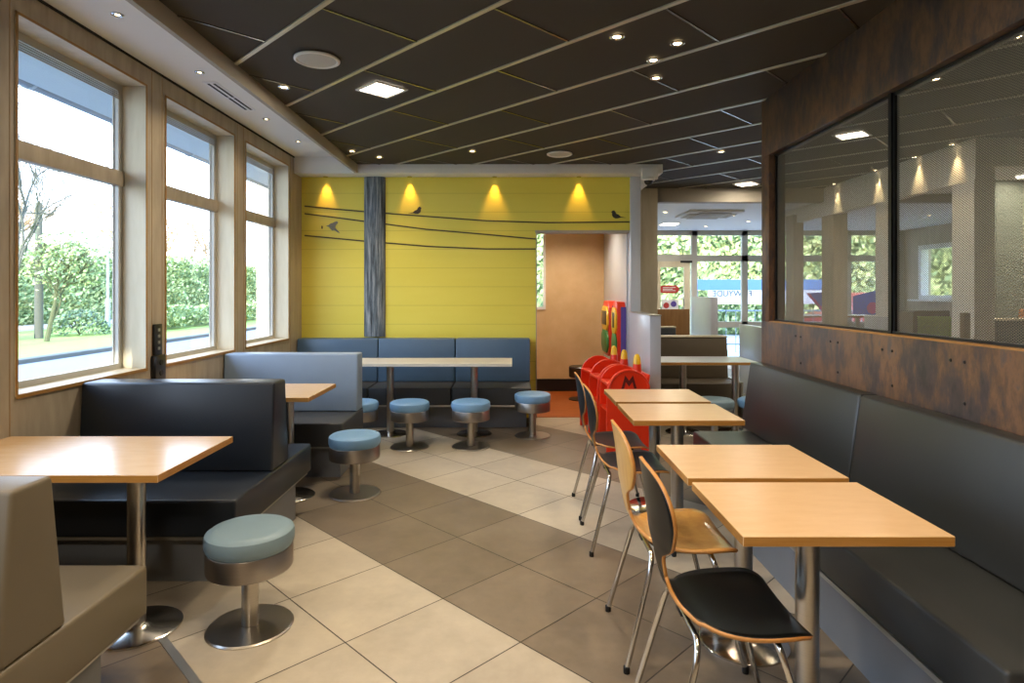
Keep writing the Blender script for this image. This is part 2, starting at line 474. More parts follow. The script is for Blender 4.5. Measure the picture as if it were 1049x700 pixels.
# ---- yellow wall and alcove
OX0, OX1, OH = .286, 1.345, 2.157
b = MB(); b.box(XL, OX0, YB, YB+.12, 0, 2.948); b.box(OX0, 1.355, YB, YB+.12, OH, 2.948)
yw = b.build('wall_back', M['yellow'], smooth=False); tag(yw, 'bright yellow boarded wall at the far end', 'wall', kind='structure')
tag(MB().box(1.355, 1.468, YB-.055, YB+.14, 0, 2.766, .002).build('wall_post', M['grey_panel']), 'pale grey post closing the right end of the yellow wall', 'post', kind='structure')
b = MB(); b.box(OX0-.02, OX1+.0, YB-.012, YB+.12, OH-.03, OH); b.box(OX0-.012, OX0, YB-.01, YB+.12, 0, OH-.03)
tag(b.build('trim_5', M['fascia'], smooth=False), 'thin grey trim around the opening in the yellow wall', 'trim', kind='structure')
tag(MB().box(1.34, 1.45, YB+.12, 8.93, 0, 2.9).build('wall_alcove_right', M['grey_panel'], smooth=False), 'pale wall on the right inside the opening', 'wall', kind='structure')
b = MB(); b.box(-.6, -.30, 8.93, 9.05, 0, 2.9); b.box(-.30, .49, 8.93, 9.05, 0, 1.19); b.box(-.30, .49, 8.93, 9.05, 2.45, 2.9); b.box(.49, 1.45, 8.93, 9.05, 0, 2.9)
tag(b.build('wall_alcove_back', M['beige_wall'], smooth=False), 'beige boarded wall seen through the opening', 'wall', kind='structure')
tag(MB().box(-.72, -.6, YB+.12, 9.05, 0, 2.9).build('wall_alcove_left', M['beige_wall'], smooth=False), 'beige wall hidden on the left inside the opening', 'wall', kind='structure')
tag(MB().box(-.72, 1.45, YB+.12, 9.05, 2.6, 2.7).build('ceiling_alcove', M['white'], smooth=False), 'white ceiling inside the opening', 'ceiling', kind='structure')
tag(MB().box(-.30, 1.34, 8.915, 8.93, .004, .18).build('baseboard_alcove', M['black'], smooth=False), 'black skirting below the beige wall', 'skirting', kind='structure')
w = empty('window_7', label='narrow white framed window at the left inside the opening', cat='window', kind='structure')
b = MB(); b.box(.455, .49, 8.91, 9.0, 1.19, 2.45); b.box(-.30, -.26, 8.91, 9.0, 1.19, 2.45); b.box(-.26, .455, 8.91, 9.0, 1.19, 1.23); b.box(-.26, .455, 8.91, 9.0, 2.41, 2.45)
b.build('window_frame', M['white'], w, smooth=False)
MB().box(-.27, .47, 8.96, 8.966, 1.22, 2.42).build('pane', M['glass'], w, smooth=False)

# low divider in front of the opening
lw = MB().box(1.34, 1.445, 5.95, YB-.06, 0, 1.215, .003).build('wall_divider', M['grey_panel'])
tag(lw, 'chest high pale grey divider standing in front of the opening', 'divider', kind='structure')
MB().box(1.335, 1.45, 5.945, YB-.06, 1.215, 1.225).build('divider_cap', M['trim_metal'], lw, smooth=False)

# mural: printed pole, wires and birds on the yellow wall
def on_wall(px, py): return ((px-524.5)*YB/628., 1.45-(py-299)*YB/628.)
mu = empty('wall_mural', (0, YB, 0), label='printed mural of a telegraph pole, three wires and birds on the yellow wall', cat='wall mural')
xa, xb = on_wall(373, 0)[0], on_wall(395, 0)[0]
rr = (xb-xa)/2
MB().prism([(x, y) for x, y in arc((xa+xb)/2, -.001, rr, 180, 360, 18)], 'z', .935, 2.766).build('telegraph_pole', M['pole'], mu, angle=60)
for o in mu.children: o.scale = (1, .45, 1)
for pts in ([(312, 211.3), (340, 214), (374, 217), (434, 221.6), (498, 226.3), (560, 228.2), (645, 227.5)],
            [(312, 219), (340, 222.5), (374, 227), (436, 235), (498, 240.3), (549, 245)],
            [(312, 241.4), (340, 244), (374, 247.2), (439, 252.6), (498, 255.2), (549, 255.2)]):
    q = [on_wall(*p) for p in pts]; b = MB()
    up = [(x, z+.009) for x, z in q]; dn = [(x, z-.009) for x, z in q][::-1]
    for (a1_, a2_) in zip(range(len(q)-1), range(1, len(q))):
        b.prism([(q[a1_][0], q[a1_][1]-.008), (q[a2_][0], q[a2_][1]-.008), (q[a2_][0], q[a2_][1]+.008), (q[a1_][0], q[a1_][1]+.008)], 'y', -.004, 0)
    b.build('wire', M['wire'], mu, smooth=False)
sit = [(-9.5, .2), (-4.5, 1.2), (-2.5, 3), (-.3, 3.9), (.6, 5.8), (1.8, 7), (3.2, 6.6), (4.4, 5.6), (3.5, 4.6), (3.6, 2.6), (2.6, .8), (.6, -.4), (-1.6, -.3), (-4, .3)]
def bird(px, py, k, flip, m, pts):
    x, z = on_wall(px, py); s = k*YB/628.
    MB().prism([(x+(-a if flip else a)*s, z+c*s) for a, c in pts], 'y', -.004, 0).build('bird', m, mu, smooth=False)
bird(427.5, 219, 1.02, False, M['bird'], sit)
bird(631, 223.5, 1.12, True, M['bird'], sit)
fly = [(-8, 1.5), (-5.5, 2.2), (-3.2, 4), (-1, 4.6), (.8, 5.6), (3, 6.2), (4.6, 5), (2.8, 3.2), (1.6, 1.2), (1.4, -.6), (6.4, -5.8), (4.6, -5.4), (.4, -3), (-1.6, -3.4), (-3.6, -1.4), (-5, .4)]
bird(342, 233, 1.0, False, M['bird_pale'], fly)
MB().prism([(x/1., z) for x, z in [(on_wall(330, 233)[0]+.008*math.cos(a)*1, on_wall(330, 233)[1]+.02*math.sin(a)) for a in [i*math.pi/5 for i in range(10)]]], 'y', -.004, 0).build('bird_feather', M['bird'], mu, smooth=False)

# ---- copper partition on the right
XP = XR+.12
wr = MB()
wr.box(XR, XP, -3.2, 4.57, 0, 1.232, .003)
wr = wr.build('wall_right', M['copper']); tag(wr, 'rust and charcoal copper look partition with a mesh screen on the right', 'partition wall', kind='structure')
MB().box(XR, XP, -3.2, 4.57, 2.445, HC+.003, .003).build('top_beam', M['copper'], wr)
MB().box(XR, XP, 4.44, 4.57, 1.232, 2.445, .003).build('end_post', M['copper'], wr)
MB().box(XR+.002, XP-.002, -3.2, 4.44, 1.232, 1.24).build('ledge', M['tan'], wr, smooth=False)
for ya, yb in ((3.09, 4.44), (1.55, 3.065), (0.0, 1.51), (-1.6, -.04)):
    MB().box(XR+.058, XR+.059, ya, yb, 1.24, 2.445).build('mesh_panel', M['mesh'], wr, smooth=False)
    b = MB()
    b.box(XR+.045, XR+.07, ya, ya+.012, 1.24, 2.445); b.box(XR+.045, XR+.07, yb-.012, yb, 1.24, 2.445)
    b.box(XR+.04, XR+.075, ya, yb, 1.24, 1.252); b.box(XR+.045, XR+.07, ya, yb, 2.43, 2.445)
    b.build('mesh_frame', M['black'], wr, smooth=False)
MB().box(XR+.035, XR+.06, 3.065, 3.09, 1.24, 2.445).build('mullion', M['black'], wr, smooth=False)
for y in (2.10, 2.52, 2.6, 3.0, 3.08, 3.5, 3.58, 3.95, 4.02):
    for z in (1.16, .99):
        if z < 1 and y in (2.6, 3.08, 3.58, 4.02): continue
        MB().lathe([(0, .004), (.006, .003), (.008, 0)], n=10).build('screw', M['black'], wr)
        o = wr.children[-1]
        o = [c for c in wr.children][-1]
# place the screws (lathe built at origin, axis turned towards the room)
scr = [c for c in wr.children if c.name.startswith('screw')]
k = 0
for y in (2.10, 2.52, 2.6, 3.0, 3.08, 3.5, 3.58, 3.95, 4.02):
    for z in (1.16, .99):
        if z < 1 and y in (2.6, 3.08, 3.58, 4.02): continue
        scr[k].rotation_euler = (0, -math.pi/2, 0); scr[k].location = (XR-.0005, y, z); k += 1

# ---- rooms behind the partition and at the far end
tag(MB().box(4.25, 4.36, 5.62, 9.9, 2.48, HC+.004).build('ceiling_bulkhead', M['soffit'], smooth=False), 'pale bulkhead running back beyond the mesh screen', 'bulkhead', kind='structure')
tag(MB().box(4.36, 8.2, 5.62, 5.74, 2.60, HC+.004).build('ceiling_bulkhead', M['soffit'], smooth=False), 'pale bulkhead turning right beyond the mesh screen', 'bulkhead', kind='structure')
for (y0, y1, nm) in ((5.66, 5.95, 'nearest'), (6.95, 7.2, 'second'), (8.15, 8.45, 'third'), (9.15, 9.4, 'furthest')):
    tag(MB().box(4.27 if nm != 'furthest' else 4.2, {'nearest': 4.46, 'second': 4.36, 'third': 4.46, 'furthest': 4.35}[nm], y0, y1, 0, 2.60).build('wall_column', M['ply'] if nm in ('third', 'furthest') else M['soffit'], smooth=False), '%s of the square columns beyond the mesh screen' % nm, 'column', kind='structure')
tag(MB().box(XP+.02, 8.2, 8.36, 8.5, 2.675, 2.95).build('ceiling_beam', M['fascia'], smooth=False), 'grey beam where the charcoal ceiling ends', 'beam', kind='structure')
tag(MB().box(1.45, 8.2, 8.5, 12.6, 2.70, 2.78).build('ceiling_far', M['white'], smooth=False), 'white ceiling of the far seating area', 'ceiling', kind='structure')
tag(MB().box(4.36, 8.2, 5.74, 8.36, 2.78, 2.84).build('ceiling_side', M['white'], smooth=False), 'white ceiling of the side seating area', 'ceiling', kind='structure')
tag(MB().box(1.45, 1.985, 8.36, 8.6, 0, 2.95).build('wall_far_left', M['ply_pale'], smooth=False), 'beige plywood wall end left of the far windows', 'wall', kind='structure')
tag(MB().box(1.45, XP+.04, 8.36, 8.5, 2.675, 2.95).build('ceiling_beam', M['fascia'], smooth=False), 'grey beam end above the beige wall end', 'beam', kind='structure')
tag(MB().box(1.45, 1.57, 8.6, 12.6, 0, 2.8).build('wall_far_side', M['ply'], smooth=False), 'plywood side wall of the far seating area', 'wall', kind='structure')
b = MB(); b.box(8.0, 8.2, -3.2, 10.3, 0, 2.95); b.box(8.0, 8.2, 10.3, 12.0, 0, 1.30); b.box(8.0, 8.2, 10.3, 12.0, 2.35, 2.95); b.box(8.0, 8.2, 12.0, 12.6, 0, 2.95)
tag(b.build('wall_right_outer', M['ply'], smooth=False), 'beige outer wall with a window beyond the mesh screen', 'wall', kind='structure')
w = empty('window_8', label='white framed window in the outer wall beyond the mesh screen', cat='window', kind='structure')
b = MB(); b.box(7.95, 8.1, 10.3, 10.38, 1.3, 2.35); b.box(7.95, 8.1, 11.92, 12.0, 1.3, 2.35); b.box(7.95, 8.1, 10.38, 11.92, 1.3, 1.38); b.box(7.95, 8.1, 10.38, 11.92, 2.27, 2.35)
b.box(7.8, 8.0, 10.2, 12.1, 1.27, 1.30)
b.build('window_frame', M['white'], w, smooth=False)
MB().box(8.05, 8.056, 10.37, 11.93, 1.37, 2.28).build('pane', M['glass'], w, smooth=False)
tag(MB().box(5.75, 8.0, 7.3, 7.42, 0, 2.78).build('wall_side_room', M['grey_green'], smooth=False), 'grey green wall at the right edge beyond the mesh screen', 'wall', kind='structure')
tag(MB().box(XL-.25, 8.2, -3.32, -3.2, 0, 3.0).build('wall_rear', M['beige_wall'], smooth=False), 'beige wall behind the viewpoint', 'wall', kind='structure')

# glazing at the far end
FY = 12.5
w = empty('window_9', label='full height glazed front at the far end of the restaurant', cat='window', kind='structure')
b = MB()
def mull(x0, x1, z0=0, z1=2.7): b.box(x0, x1, FY, FY+.08, z0, z1)
b.box(1.57, 8.0, FY, FY+.08, 2.60, 2.70)
for x0, x1 in ((1.57, 1.75), (2.80, 2.90), (3.66, 3.78), (4.69, 4.81), (5.78, 5.90), (6.80, 6.92), (7.8, 8.0)): mull(x0, x1)
b.box(3.78, 8.0, FY, FY+.08, 2.07, 2.19); b.box(1.75, 2.8, FY, FY+.08, 2.07, 2.19)
b.box(2.9, 3.66, FY, FY+.08, 2.07, 2.21)
b.box(3.78, 8.0, FY, FY+.08, .72, .84); b.box(3.78, 8.0, FY, FY+.08, 0, .12)
b.build('window_frame', M['white_alu'], w, smooth=False)
MB().box(1.7, 7.9, FY+.04, FY+.046, .1, 2.62).build('pane', M['glass'], w, smooth=False)
dr = empty('door_1', label='pale framed glass door with window stickers at the far end', cat='door', kind='structure')
b = MB(); b.box(2.90, 3.02, FY-.04, FY+.02, .02, 2.07); b.box(3.50, 3.62, FY-.04, FY+.02, .02, 2.07); b.box(3.02, 3.50, FY-.04, FY+.02, 1.95, 2.07); b.box(3.02, 3.5, FY-.04, FY+.02, .02, .3)
b.build('door_frame', M['ply_pale'], dr, smooth=False)
MB().box(3.02, 3.5, FY-.012, FY-.008, .3, 1.95).build('door_pane', M['glass'], dr, smooth=False)
MB().tube([(3.47, FY-.05, .9), (3.47, FY-.09, .93), (3.47, FY-.09, 1.3), (3.47, FY-.05, 1.33)], .012).build('door_handle', M['chrome'], dr)
MB().box(3.42, 3.66, FY-.06, FY-.04, 2.04, 2.08).build('door_closer', M['black'], dr, smooth=False)
st = empty('window_sticker', (3.2, FY-.016, 1.45), label='red rounded sticker on the glass of the far door', cat='sticker')
MB().prism([(x, z) for x, z in arc(.12, .05, .08, -90, 90, 8)+arc(-.12, .05, .08, 90, 270, 8)], 'y', -.002, 0).build('sticker_red', M['red_car'], st, smooth=False)
for i in range(3): MB().box(-.13, .13-.06*(i == 1), -.004, -.002, .015+.033*i, .028+.033*i).build('sticker_line', M['white'], st, smooth=False)
st = empty('window_sticker', (3.17, FY-.016, 1.17), label='pale pink and violet poster low on the glass of the far door', cat='sticker')
MB().box(-.12, .22, -.002, 0, -.1, .12).build('poster_sheet', M['white'], st, smooth=False)
MB().prism(arc(.12, .03, .06, 0, 360, 16)[:-1], 'y', -.004, -.002).build('poster_spot', M['violet'], st, smooth=False)
MB().prism(arc(-.03, 0, .06, 0, 360, 16)[:-1], 'y', -.004, -.002).build('poster_spot', M['red_car'], st, smooth=False)
for (x0, x1, z0, z1, ml, lb) in ((6.0, 6.55, .95, 1.45, 'a', 'left'), (6.95, 7.5, .95, 1.5, 'b', 'right')):
    st = empty('window_vinyl', (0, FY-.004, 0), label='blue and pink vinyl graphic low on the far glazing, %s one behind the mesh screen' % lb, cat='window graphic')
    pts = [(x1, z0), (x1, z1), (x0, z1-.03), (x1-.12, z0)] if ml == 'a' else [(x0, z0), (x1, z0), (x1, z1), (x0, z1-.14)]
    MB().prism(pts, 'y', -.002, 0).build('vinyl_blue', M['blue_print'], st, smooth=False)
    pts = [(x0, z1-.03), (x0+.06, z1-.03), (x1-.06, z0), (x1-.16, z0)] if ml == 'a' else arc(x1-.15, z0+.17, .12, 0, 360, 18)[:-1]
    MB().prism(pts, 'y', -.005, -.002).build('vinyl_pink', M['pink'], st, smooth=False)

# ------------------------------------------------------------------ furniture makers
def pedestal_table(name, cx, cy, w, d, poles=((0, 0),), label='', cat='table', group=None, top=None, edge=None, pm=None, h=.753, th=.03, disc=.178):
    t = empty(name, (cx, cy, 0), label=label, cat=cat, group=group)
    MB().box(-w/2, w/2, -d/2, d/2, h-th, h, .002, 1, mi=1, top=0).build('tabletop', [top or M['table'], edge or M['table_edge']], t)
    for px, py in poles:
        p = MB().lathe([(.036, .012), (.036, h-th-.012)], px, py, 28).build('pole', pm or M['steel'], t)
        MB().lathe([(0, 0), (disc, 0), (disc, .006), (disc-.008, .011), (.07, .013), (.052, .022), (.037, .03), (.036, .03)], px, py, 48).build('base_disc', M['chrome'], t)
        MB().box(px-.16, px+.16, py-.12, py+.12, h-th-.012, h-th-.001, .003).build('support_plate', M['black'], t)
    return t

def booth(name, label, x0, x1, seat, back, vin, plinth, group=None, bx=None, sv=None):
    """seat (y0,y1); back: outline in (y,z)"""
    cx, cy = (x0+x1)/2, (seat[0]+seat[1])/2
    t = empty(name, (cx, cy, 0), label=label, cat='bench', group=group)
    MB().box(x0-cx, x1-cx, seat[0]-cy, seat[1]-cy, .27, .45, .014, 3).build('seat', sv or vin, t)
    MB().prism([(y-cy, z) for y, z in back], 'x', x0-cx+.004, (bx or x1)-cx-.004, .014, 3).build('backrest', vin, t)
    MB().box(x0-cx, x1-cx-.02, seat[0]-cy+.02, seat[1]-cy-.02, .252, .27).build('trim_strip', M['trim_metal'], t, smooth=False)
    MB().box(x0-cx, x1-cx-.06, plinth[0]-cy, plinth[1]-cy, 0, .252).build('plinth', M['plinth'], t, smooth=False)
    return t

booth('booth_bench', 'greige vinyl booth bench cut off by the left edge, nearest the viewpoint', XL+.005, -1.335, (1.22, 2.25),
      [(1.60, .45), (1.845, .45), (1.79, .915), (1.645, .915)], M['vinyl_greige'], (1.34, 2.08))
booth('booth_bench', 'charcoal vinyl back-to-back booth bench below the first two windows', XL+.005, -1.325, (2.934, 4.05),
      [(3.40, .45), (3.655, .45), (3.60, .94), (3.43, .94)], M['vinyl_char'], (3.07, 3.92))
booth('booth_bench', 'light slate blue booth bench below the window next to the yellow wall', XL+.005, -1.285, (4.65, 5.30),
      [(5.10, .45), (5.296, .45), (5.29, .93), (5.13, .93)], M['vinyl_blue_lit'], (4.80, 5.26), sv=M['vinyl_seat'])

# long banquette below the yellow wall
t = empty('banquette', (-1.09, 6.7, 0), label='long slate blue banquette in three sections against the yellow wall', cat='bench')
xs = [-2.405, -1.494, -.632, .205]
for i in range(3):
    x0, x1 = xs[i]+1.09+.004, xs[i+1]+1.09-.004
    MB().box(x0, x1, -.34, .30, .27, .45, .014, 3).build('seat', [M['vinyl_seat']], t)
    MB().prism([(.10, .45), (.33, .45), (.33, .925), (.15, .925)], 'x', x0, x1, .014, 3).build('backrest', M['vinyl_blue'], t)
MB().box(xs[0]+1.09, xs[3]+1.07, -.32, .3, .25, .27).build('trim_strip', M['trim_metal'], t, smooth=False)
MB().box(xs[0]+1.09, xs[3]+1.04, -.15, .3, 0, .25).build('plinth', M['plinth'], t, smooth=False)
MB().box(xs[3]+1.075, xs[3]+1.085, -.30, .3, .0, .27).build('end_panel', M['trim_metal'], t, smooth=False)

# long bench along the partition
t = empty('banquette', (1.58, 3.0, 0), label='long charcoal vinyl banquette along the copper partition on the right', cat='bench')
for y0, y1 in ((1.61, 3.093), (3.097, 4.41)):
    MB().box(1.30-1.58, 1.845-1.58, y0-3, y1-3, .27, .45, .014, 3).build('seat', M['vinyl_right'], t)
for y0, y1 in ((1.61, 3.093), (3.097, 4.53)):
    MB().prism([(1.69-1.58, .45), (1.853-1.58, .45), (1.853-1.58, .93), (1.757-1.58, .93)], 'y', y0-3, y1-3, .014, 3).build('backrest', M['vinyl_right'], t)
MB().box(1.30-1.58, .25, 1.63-3, 4.39-3, .252, .27).build('trim_strip', M['trim_metal'], t, smooth=False)
MB().box(1.33-1.58, .25, 1.66-3, 4.36-3, 0, .252).build('plinth', M['plinth'], t, smooth=False)

# tables
pedestal_table('booth_table', -1.88, 2.642, 1.07, .628, ((.262, 0),), 'pale laminate booth table by the first window, reflecting the daylight', top=M['table_gloss'])
pedestal_table('booth_table', -1.872, 4.345, 1.07, .62, ((.290, 0),), 'pale laminate booth table between the charcoal bench and the light blue bench', top=M['table_gloss'])
pedestal_table('long_table', -.83, 6.20, 1.66, .52, ((-.41, .05), (.445, .05)), 'long pale table with two steel pedestals before the slate blue banquette', edge=M['pale_edge'], top=M['pale_top'])
tt = [('nearest of the four square tables along the copper partition', 1.742, 2.245), ('second square table along the copper partition, pushed against the nearest one', 2.297, 2.79),
      ('third square table along the copper partition, in front of the farthest one', 3.32, 3.815), ('farthest square table along the copper partition, nearest the grey divider', 3.88, 4.39)]
proto = None
for i, (lb, y0, y1) in enumerate(tt):
    if proto is None:
        proto = pedestal_table('square_table', .96, (y0+y1)/2, .605, .498, ((.0, 0),), lb, 'table', 'square tables along the copper partition'); o = proto
    else:
        o = copy_tree(proto); o.location = (.96, (y0+y1)/2, 0); o['label'] = lb

# stools
def stool(x, y, vin, label, group, r=.183):
    t = empty('round_stool', (x, y, 0), label=label, cat='stool', group=group)
    MB().lathe([(0, .432), (r-.05, .432), (r-.018, .428), (r-.004, .418), (r, .405), (r, .375), (r-.004, .362), (r-.010, .350), (0, .350)], n=56).build('cushion', vin, t)
    MB().lathe([(0, .349), (r-.008, .349), (r-.006, .345), (r-.006, .262), (r-.010, .257), (0, .257)], n=56).build('metal_band', M['steel_band'], t)
    MB().lathe([(.035, .008), (.035, .257)], n=28).build('pole', M['steel'], t)
    MB().lathe([(0, 0), (r-.004, 0), (r-.004, .004), (r-.010, .010), (.036, .012)], n=56).build('base_disc', M['steel'], t)
    return t
s0 = stool(-1.134, 2.655, M['stool_near'], 'grey round stool with steel band beside the booth table nearest the viewpoint', 'round stools')
def stool_copy(src, x, y, lb):
    o = copy_tree(src); o.location = (x, y, 0); o['label'] = lb; return o
s1 = stool(-1.128, 4.40, M['stool_blue'], 'blue round stool beside the second booth table', 'round stools')
stool_copy(s1, -1.43, 5.72, 'blue round stool half hidden behind the slate blue booth bench')
stool_copy(s1, -.955, 5.72, 'blue round stool below the left pedestal of the long pale table')
stool_copy(s1, -.385, 5.74, 'blue round stool below the right pedestal of the long pale table')
stool_copy(s1, .207, 6.165, 'blue round stool at the right end of the banquette by the opening')
stool_copy(s1, 2.34, 5.84, 'blue round stool behind the far end of the charcoal banquette')
stool_copy(s0, 1.93, 5.85, 'grey round stool under the far white table, behind the square tables')
t = empty('round_stool', (.93, 8.25, 0), label='dark brown low round stool inside the opening by the beige wall', cat='stool')
MB().lathe([(0, .45), (.15, .45), (.165, .435), (.165, .31), (.15, .30), (0, .30)], n=36).build('cushion', mat('dark_brown_vinyl', '#2c1e14', .35), t)
MB().lathe([(.02, .01), (.02, .30)], n=14).build('pole', M['black'], t)
MB().lathe([(0, .004), (.17, .004), (.17, .012), (.02, .016)], n=36).build('base_disc', M['black'], t)

# ---- chairs
ST = [(-.238, .905, .035), (-.236, .899, .085), (-.231, .880, .140), (-.224, .845, .178), (-.217, .80, .196), (-.211, .755, .196), (-.206, .71, .176), (-.201, .676, .150),
      (-.198, .652, .108), (-.193, .625, .064), (-.184, .575, .050), (-.170, .525, .056), (-.146, .486, .085), (-.107, .461, .138), (-.06, .447, .186), (0, .441, .215),
      (.06, .440, .225), (.12, .443, .225), (.165, .444, .218), (.197, .439, .202), (.212, .431, .182)]
def cr(p0, p1, p2, p3, t):
    return tuple(.5*((2*b_)+(-a_+c_)*t+(2*a_-5*b_+4*c_-d_)*t*t+(-a_+3*b_-3*c_+d_)*t**3) for a_, b_, c_, d_ in zip(p0, p1, p2, p3))
def fine(st, m=3):
    out = []
    for i in range(len(st)-1):
        p = [st[max(0, i-1)], st[i], st[i+1], st[min(len(st)-1, i+2)]]
        for k in range(m): out.append(cr(*p, k/m))
    out.append(st[-1]); return out
FS = fine(ST)
def shell(name, rows, m1, parent):
    NX = 15; vs = []; fs = []
    for (x, z, hw) in rows:
        for j in range(NX):
            s = -1+2*j/(NX-1); y = hw*s
            back = min(1, max(0, (z-.56)/.12)); seat_ = 1-back
            dx = -.55*y*y*back*-1      # backrest wraps forward at its sides
            dz = (.35*y*y)*seat_*(1 if x > -.1 else 0)
            vs.append((x+dx, y, z+dz))
    for i in range(len(rows)-1):
        for j in range(NX-1):
            a = i*NX+j; fs.append((a, a+NX, a+NX+1, a+1))
    o = raw(name, vs, fs, [m1, M['chair_edge']], parent, smooth=True)
    md = o.modifiers.new('thickness', 'SOLIDIFY'); md.thickness = .012; md.offset = 0; md.material_offset_rim = 1; md.use_even_offset = True
    return o
def chair(y, face, label, rot=0):
    t = empty('dining_chair', (.662, y, 0), R(rot), label=label, cat='chair', group='plywood chairs at the square tables')
    k = next(i for i, r in enumerate(FS) if r[1] < .56)
    shell('backrest', FS[:k+1], face, t); shell('seat', FS[k:], face, t)
    for sx, tx in ((-1, -.115), (1, .115)):
        for sy in (-1, 1):
            fx, fy = sx*.226, sy*.226
            top = Vector((tx, sy*.150, .425)); foot = Vector((fx, fy, .012))
            d = (foot-Vector((tx, sy*.185, .425))); d.normalize()
            kx = Vector((tx, sy*.185, .425))
            pts = [Vector((tx, sy*.02, .425)), Vector((tx, sy*.12, .425))]
            A = Vector((tx, sy*.13, .425)); Bq = kx+d*.075
            for q in range(1, 9):
                u = q/8; pts.append(A*(1-u)**2+kx*2*u*(1-u)+Bq*u*u)
            pts.append(foot)
            lg = MB().tube(pts, .0105, 14).build('leg', M['chrome'], t)
            MB().lathe([(0, 0), (.012, 0), (.013, .004), (.013, .024), (.0105, .026)], fx, fy, 14).build('rubber_foot', M['rubber'], lg)
        MB().tube([(tx, -.05, .425), (tx, .05, .425)], .0108, 12).build('cross_bar', M['chrome'], t)
    MB().box(-.13, .13, -.03, .03, .423, .431, .002).build('mounting_plate', M['black'], t)
    return t
c0 = chair(1.965, M['chair_black'], 'black laminated plywood chair with chrome legs, nearest the viewpoint')
chair(2.557, M['chair_ply'], 'natural light plywood chair with chrome legs, second from the viewpoint')
chair(3.585, M['chair_brown'], 'dark navy plywood chair at the third square table')
chair(4.115, M['chair_brown'], 'dark navy plywood chair at the farthest square table, beside the red high chairs')

# ---- red high chairs, nested in front of the divider
def high_chair(x, y, rz, label):
    t = empty('high_chair', (x, y, 0), R(rz), label=label, cat='high chair', group='stacked red high chairs')
    # two arched side shells, each with an opening
    def side(y0):
        b = MB()
        out = [(-.21, 0), (-.235, .0)]
        outer = [(-.205, 0), (-.20, .45)]+[(x_, z_) for x_, z_ in arc(0, .56, .195, 170, 10, 14)]+[(.20, .45), (.205, 0)]
        inner = [(.12, 0), (.09, .16), (-.09, .16), (-.12, 0)]
        b.prism(outer+inner, 'y', y0-.012, y0+.012, .004, 1)
        return b.build('side_shell', M['red'], t)
    for y0 in (-.17, .17):
        s = side(y0)
        e = -1 if y0 < 0 else 1
        em = MB()
        for pts in ([(-.07, .58), (-.035, .70), (0, .65), (.035, .70), (.07, .58), (.045, .58), (.03, .64), (0, .60), (-.03, .64), (-.045, .58)],):
            em.prism(pts, 'y', y0+e*.012, y0+e*.017)
        em.box(-.10, .10, min(y0+e*.012, y0+e*.016), max(y0+e*.012, y0+e*.016), .535, .55)
        em.build('side_emblem', mat('emblem_dark', '#5a1210', .5) if 'emblem_dark' not in bpy.data.materials else bpy.data.materials['emblem_dark'], s, smooth=False)
        MB().tube([(x_*1.01, y0+e*.012, z_) for x_, z_ in arc(0, .56, .182, 170, 10, 14)], .011, 8).build('rim_rib', M['red'], s)
    MB().box(-.19, .15, -.16, .16, .36, .385, .006).build('seat', M['red'], t)
    MB().prism([(.12, .38), (.15, .38), (.20, .70), (.175, .70)], 'y', -.16, .16, .006).build('backrest', M['red'], t)
    MB().box(-.195, -.10, -.16, .16, .60, .625, .008).build('tray', M['red'], t)
    p = MB().lathe([(.046, .56), (.044, .66), (.036, .78)], .12, 0, 20).build('back_post', M['red'], t)
    MB().lathe([(.036, .78), (.030, .84), (.018, .868), (0, .874)], .12, 0, 20).build('post_tip', M['yellow_plastic'], p)
    return t
high_chair(.97, 6.52, 10, 'red plastic high chair at the back left of the nested three')
high_chair(1.0, 6.10, 6, 'red plastic high chair in the middle of the nested three')
high_chair(1.04, 5.68, 3, 'red plastic high chair at the front right, nearest the grey divider end')

# ---- play boards on the alcove wall
def play_board(y0, y1, x0, label):
    t = empty('play_board', (0, 0, 0), label=label, cat='play panel', group='wall mounted play boards')
    ym = (y0+y1)/2; hw = (y1-y0)/2
    def outl(s, zt, zb): return [(ym+a*hw*s, z) for a, z in ((-1, zb+.08), (-.6, zb), (.6, zb), (1, zb+.08), (1, zt-.08), (.6, zt), (-.6, zt), (-1, zt-.08))]
    MB().prism(outl(1, 1.33, .62), 'x', x0+.02, 1.335, .008).build('board_body', M['red'], t)
    MB().prism(outl(.98, 1.26, .95), 'x', x0, x0+.02, .004).build('yellow_face', M['yellow_plastic'], t)
    MB().prism(outl(.98, .95, .66), 'x', x0, x0+.02, .004).build('green_face', M['green_plastic'], t)
    MB().box(x0-.006, x0, y0+.1, y1-.1, 1.02, 1.20, .002).build('dark_window', M['black_board'], t)
    MB().box(x0+.06, 1.337, y0-.008, y0, .70, 1.27).build('violet_edge', M['violet'], t, smooth=False)
    return t
play_board(7.80, 8.36, 1.215, 'yellow, green and red play board on the alcove wall, the rear left one')
play_board(7.19, 7.52, 1.215, 'yellow, green and red play board on the alcove wall, the front right one')

# ---- switch box between the windows
t = empty('control_panel', (XL, 4.165, 1.04), label='tall black control plate with buttons on the pillar between the first two windows', cat='switch panel')
MB().box(.001, .02, -.045, .045, -.03, .19, .004).build('upper_plate', M['black'], t)
MB().box(.001, .036, -.06, .06, -.19, -.02, .006).build('lower_box', M['black'], t)
for i in range(4): MB().box(.02, .025, -.012, .012, .015+i*.042, .035+i*.042, .002).build('button', M['trim_metal'], t)
for z in (-.07, -.14):
    o = MB().lathe([(0, .008), (.018, .006), (.02, 0)], n=18).build('socket', M['rubber'], t); o.rotation_euler = (0, math.pi/2, 0); o.location = (.036, .0, z)

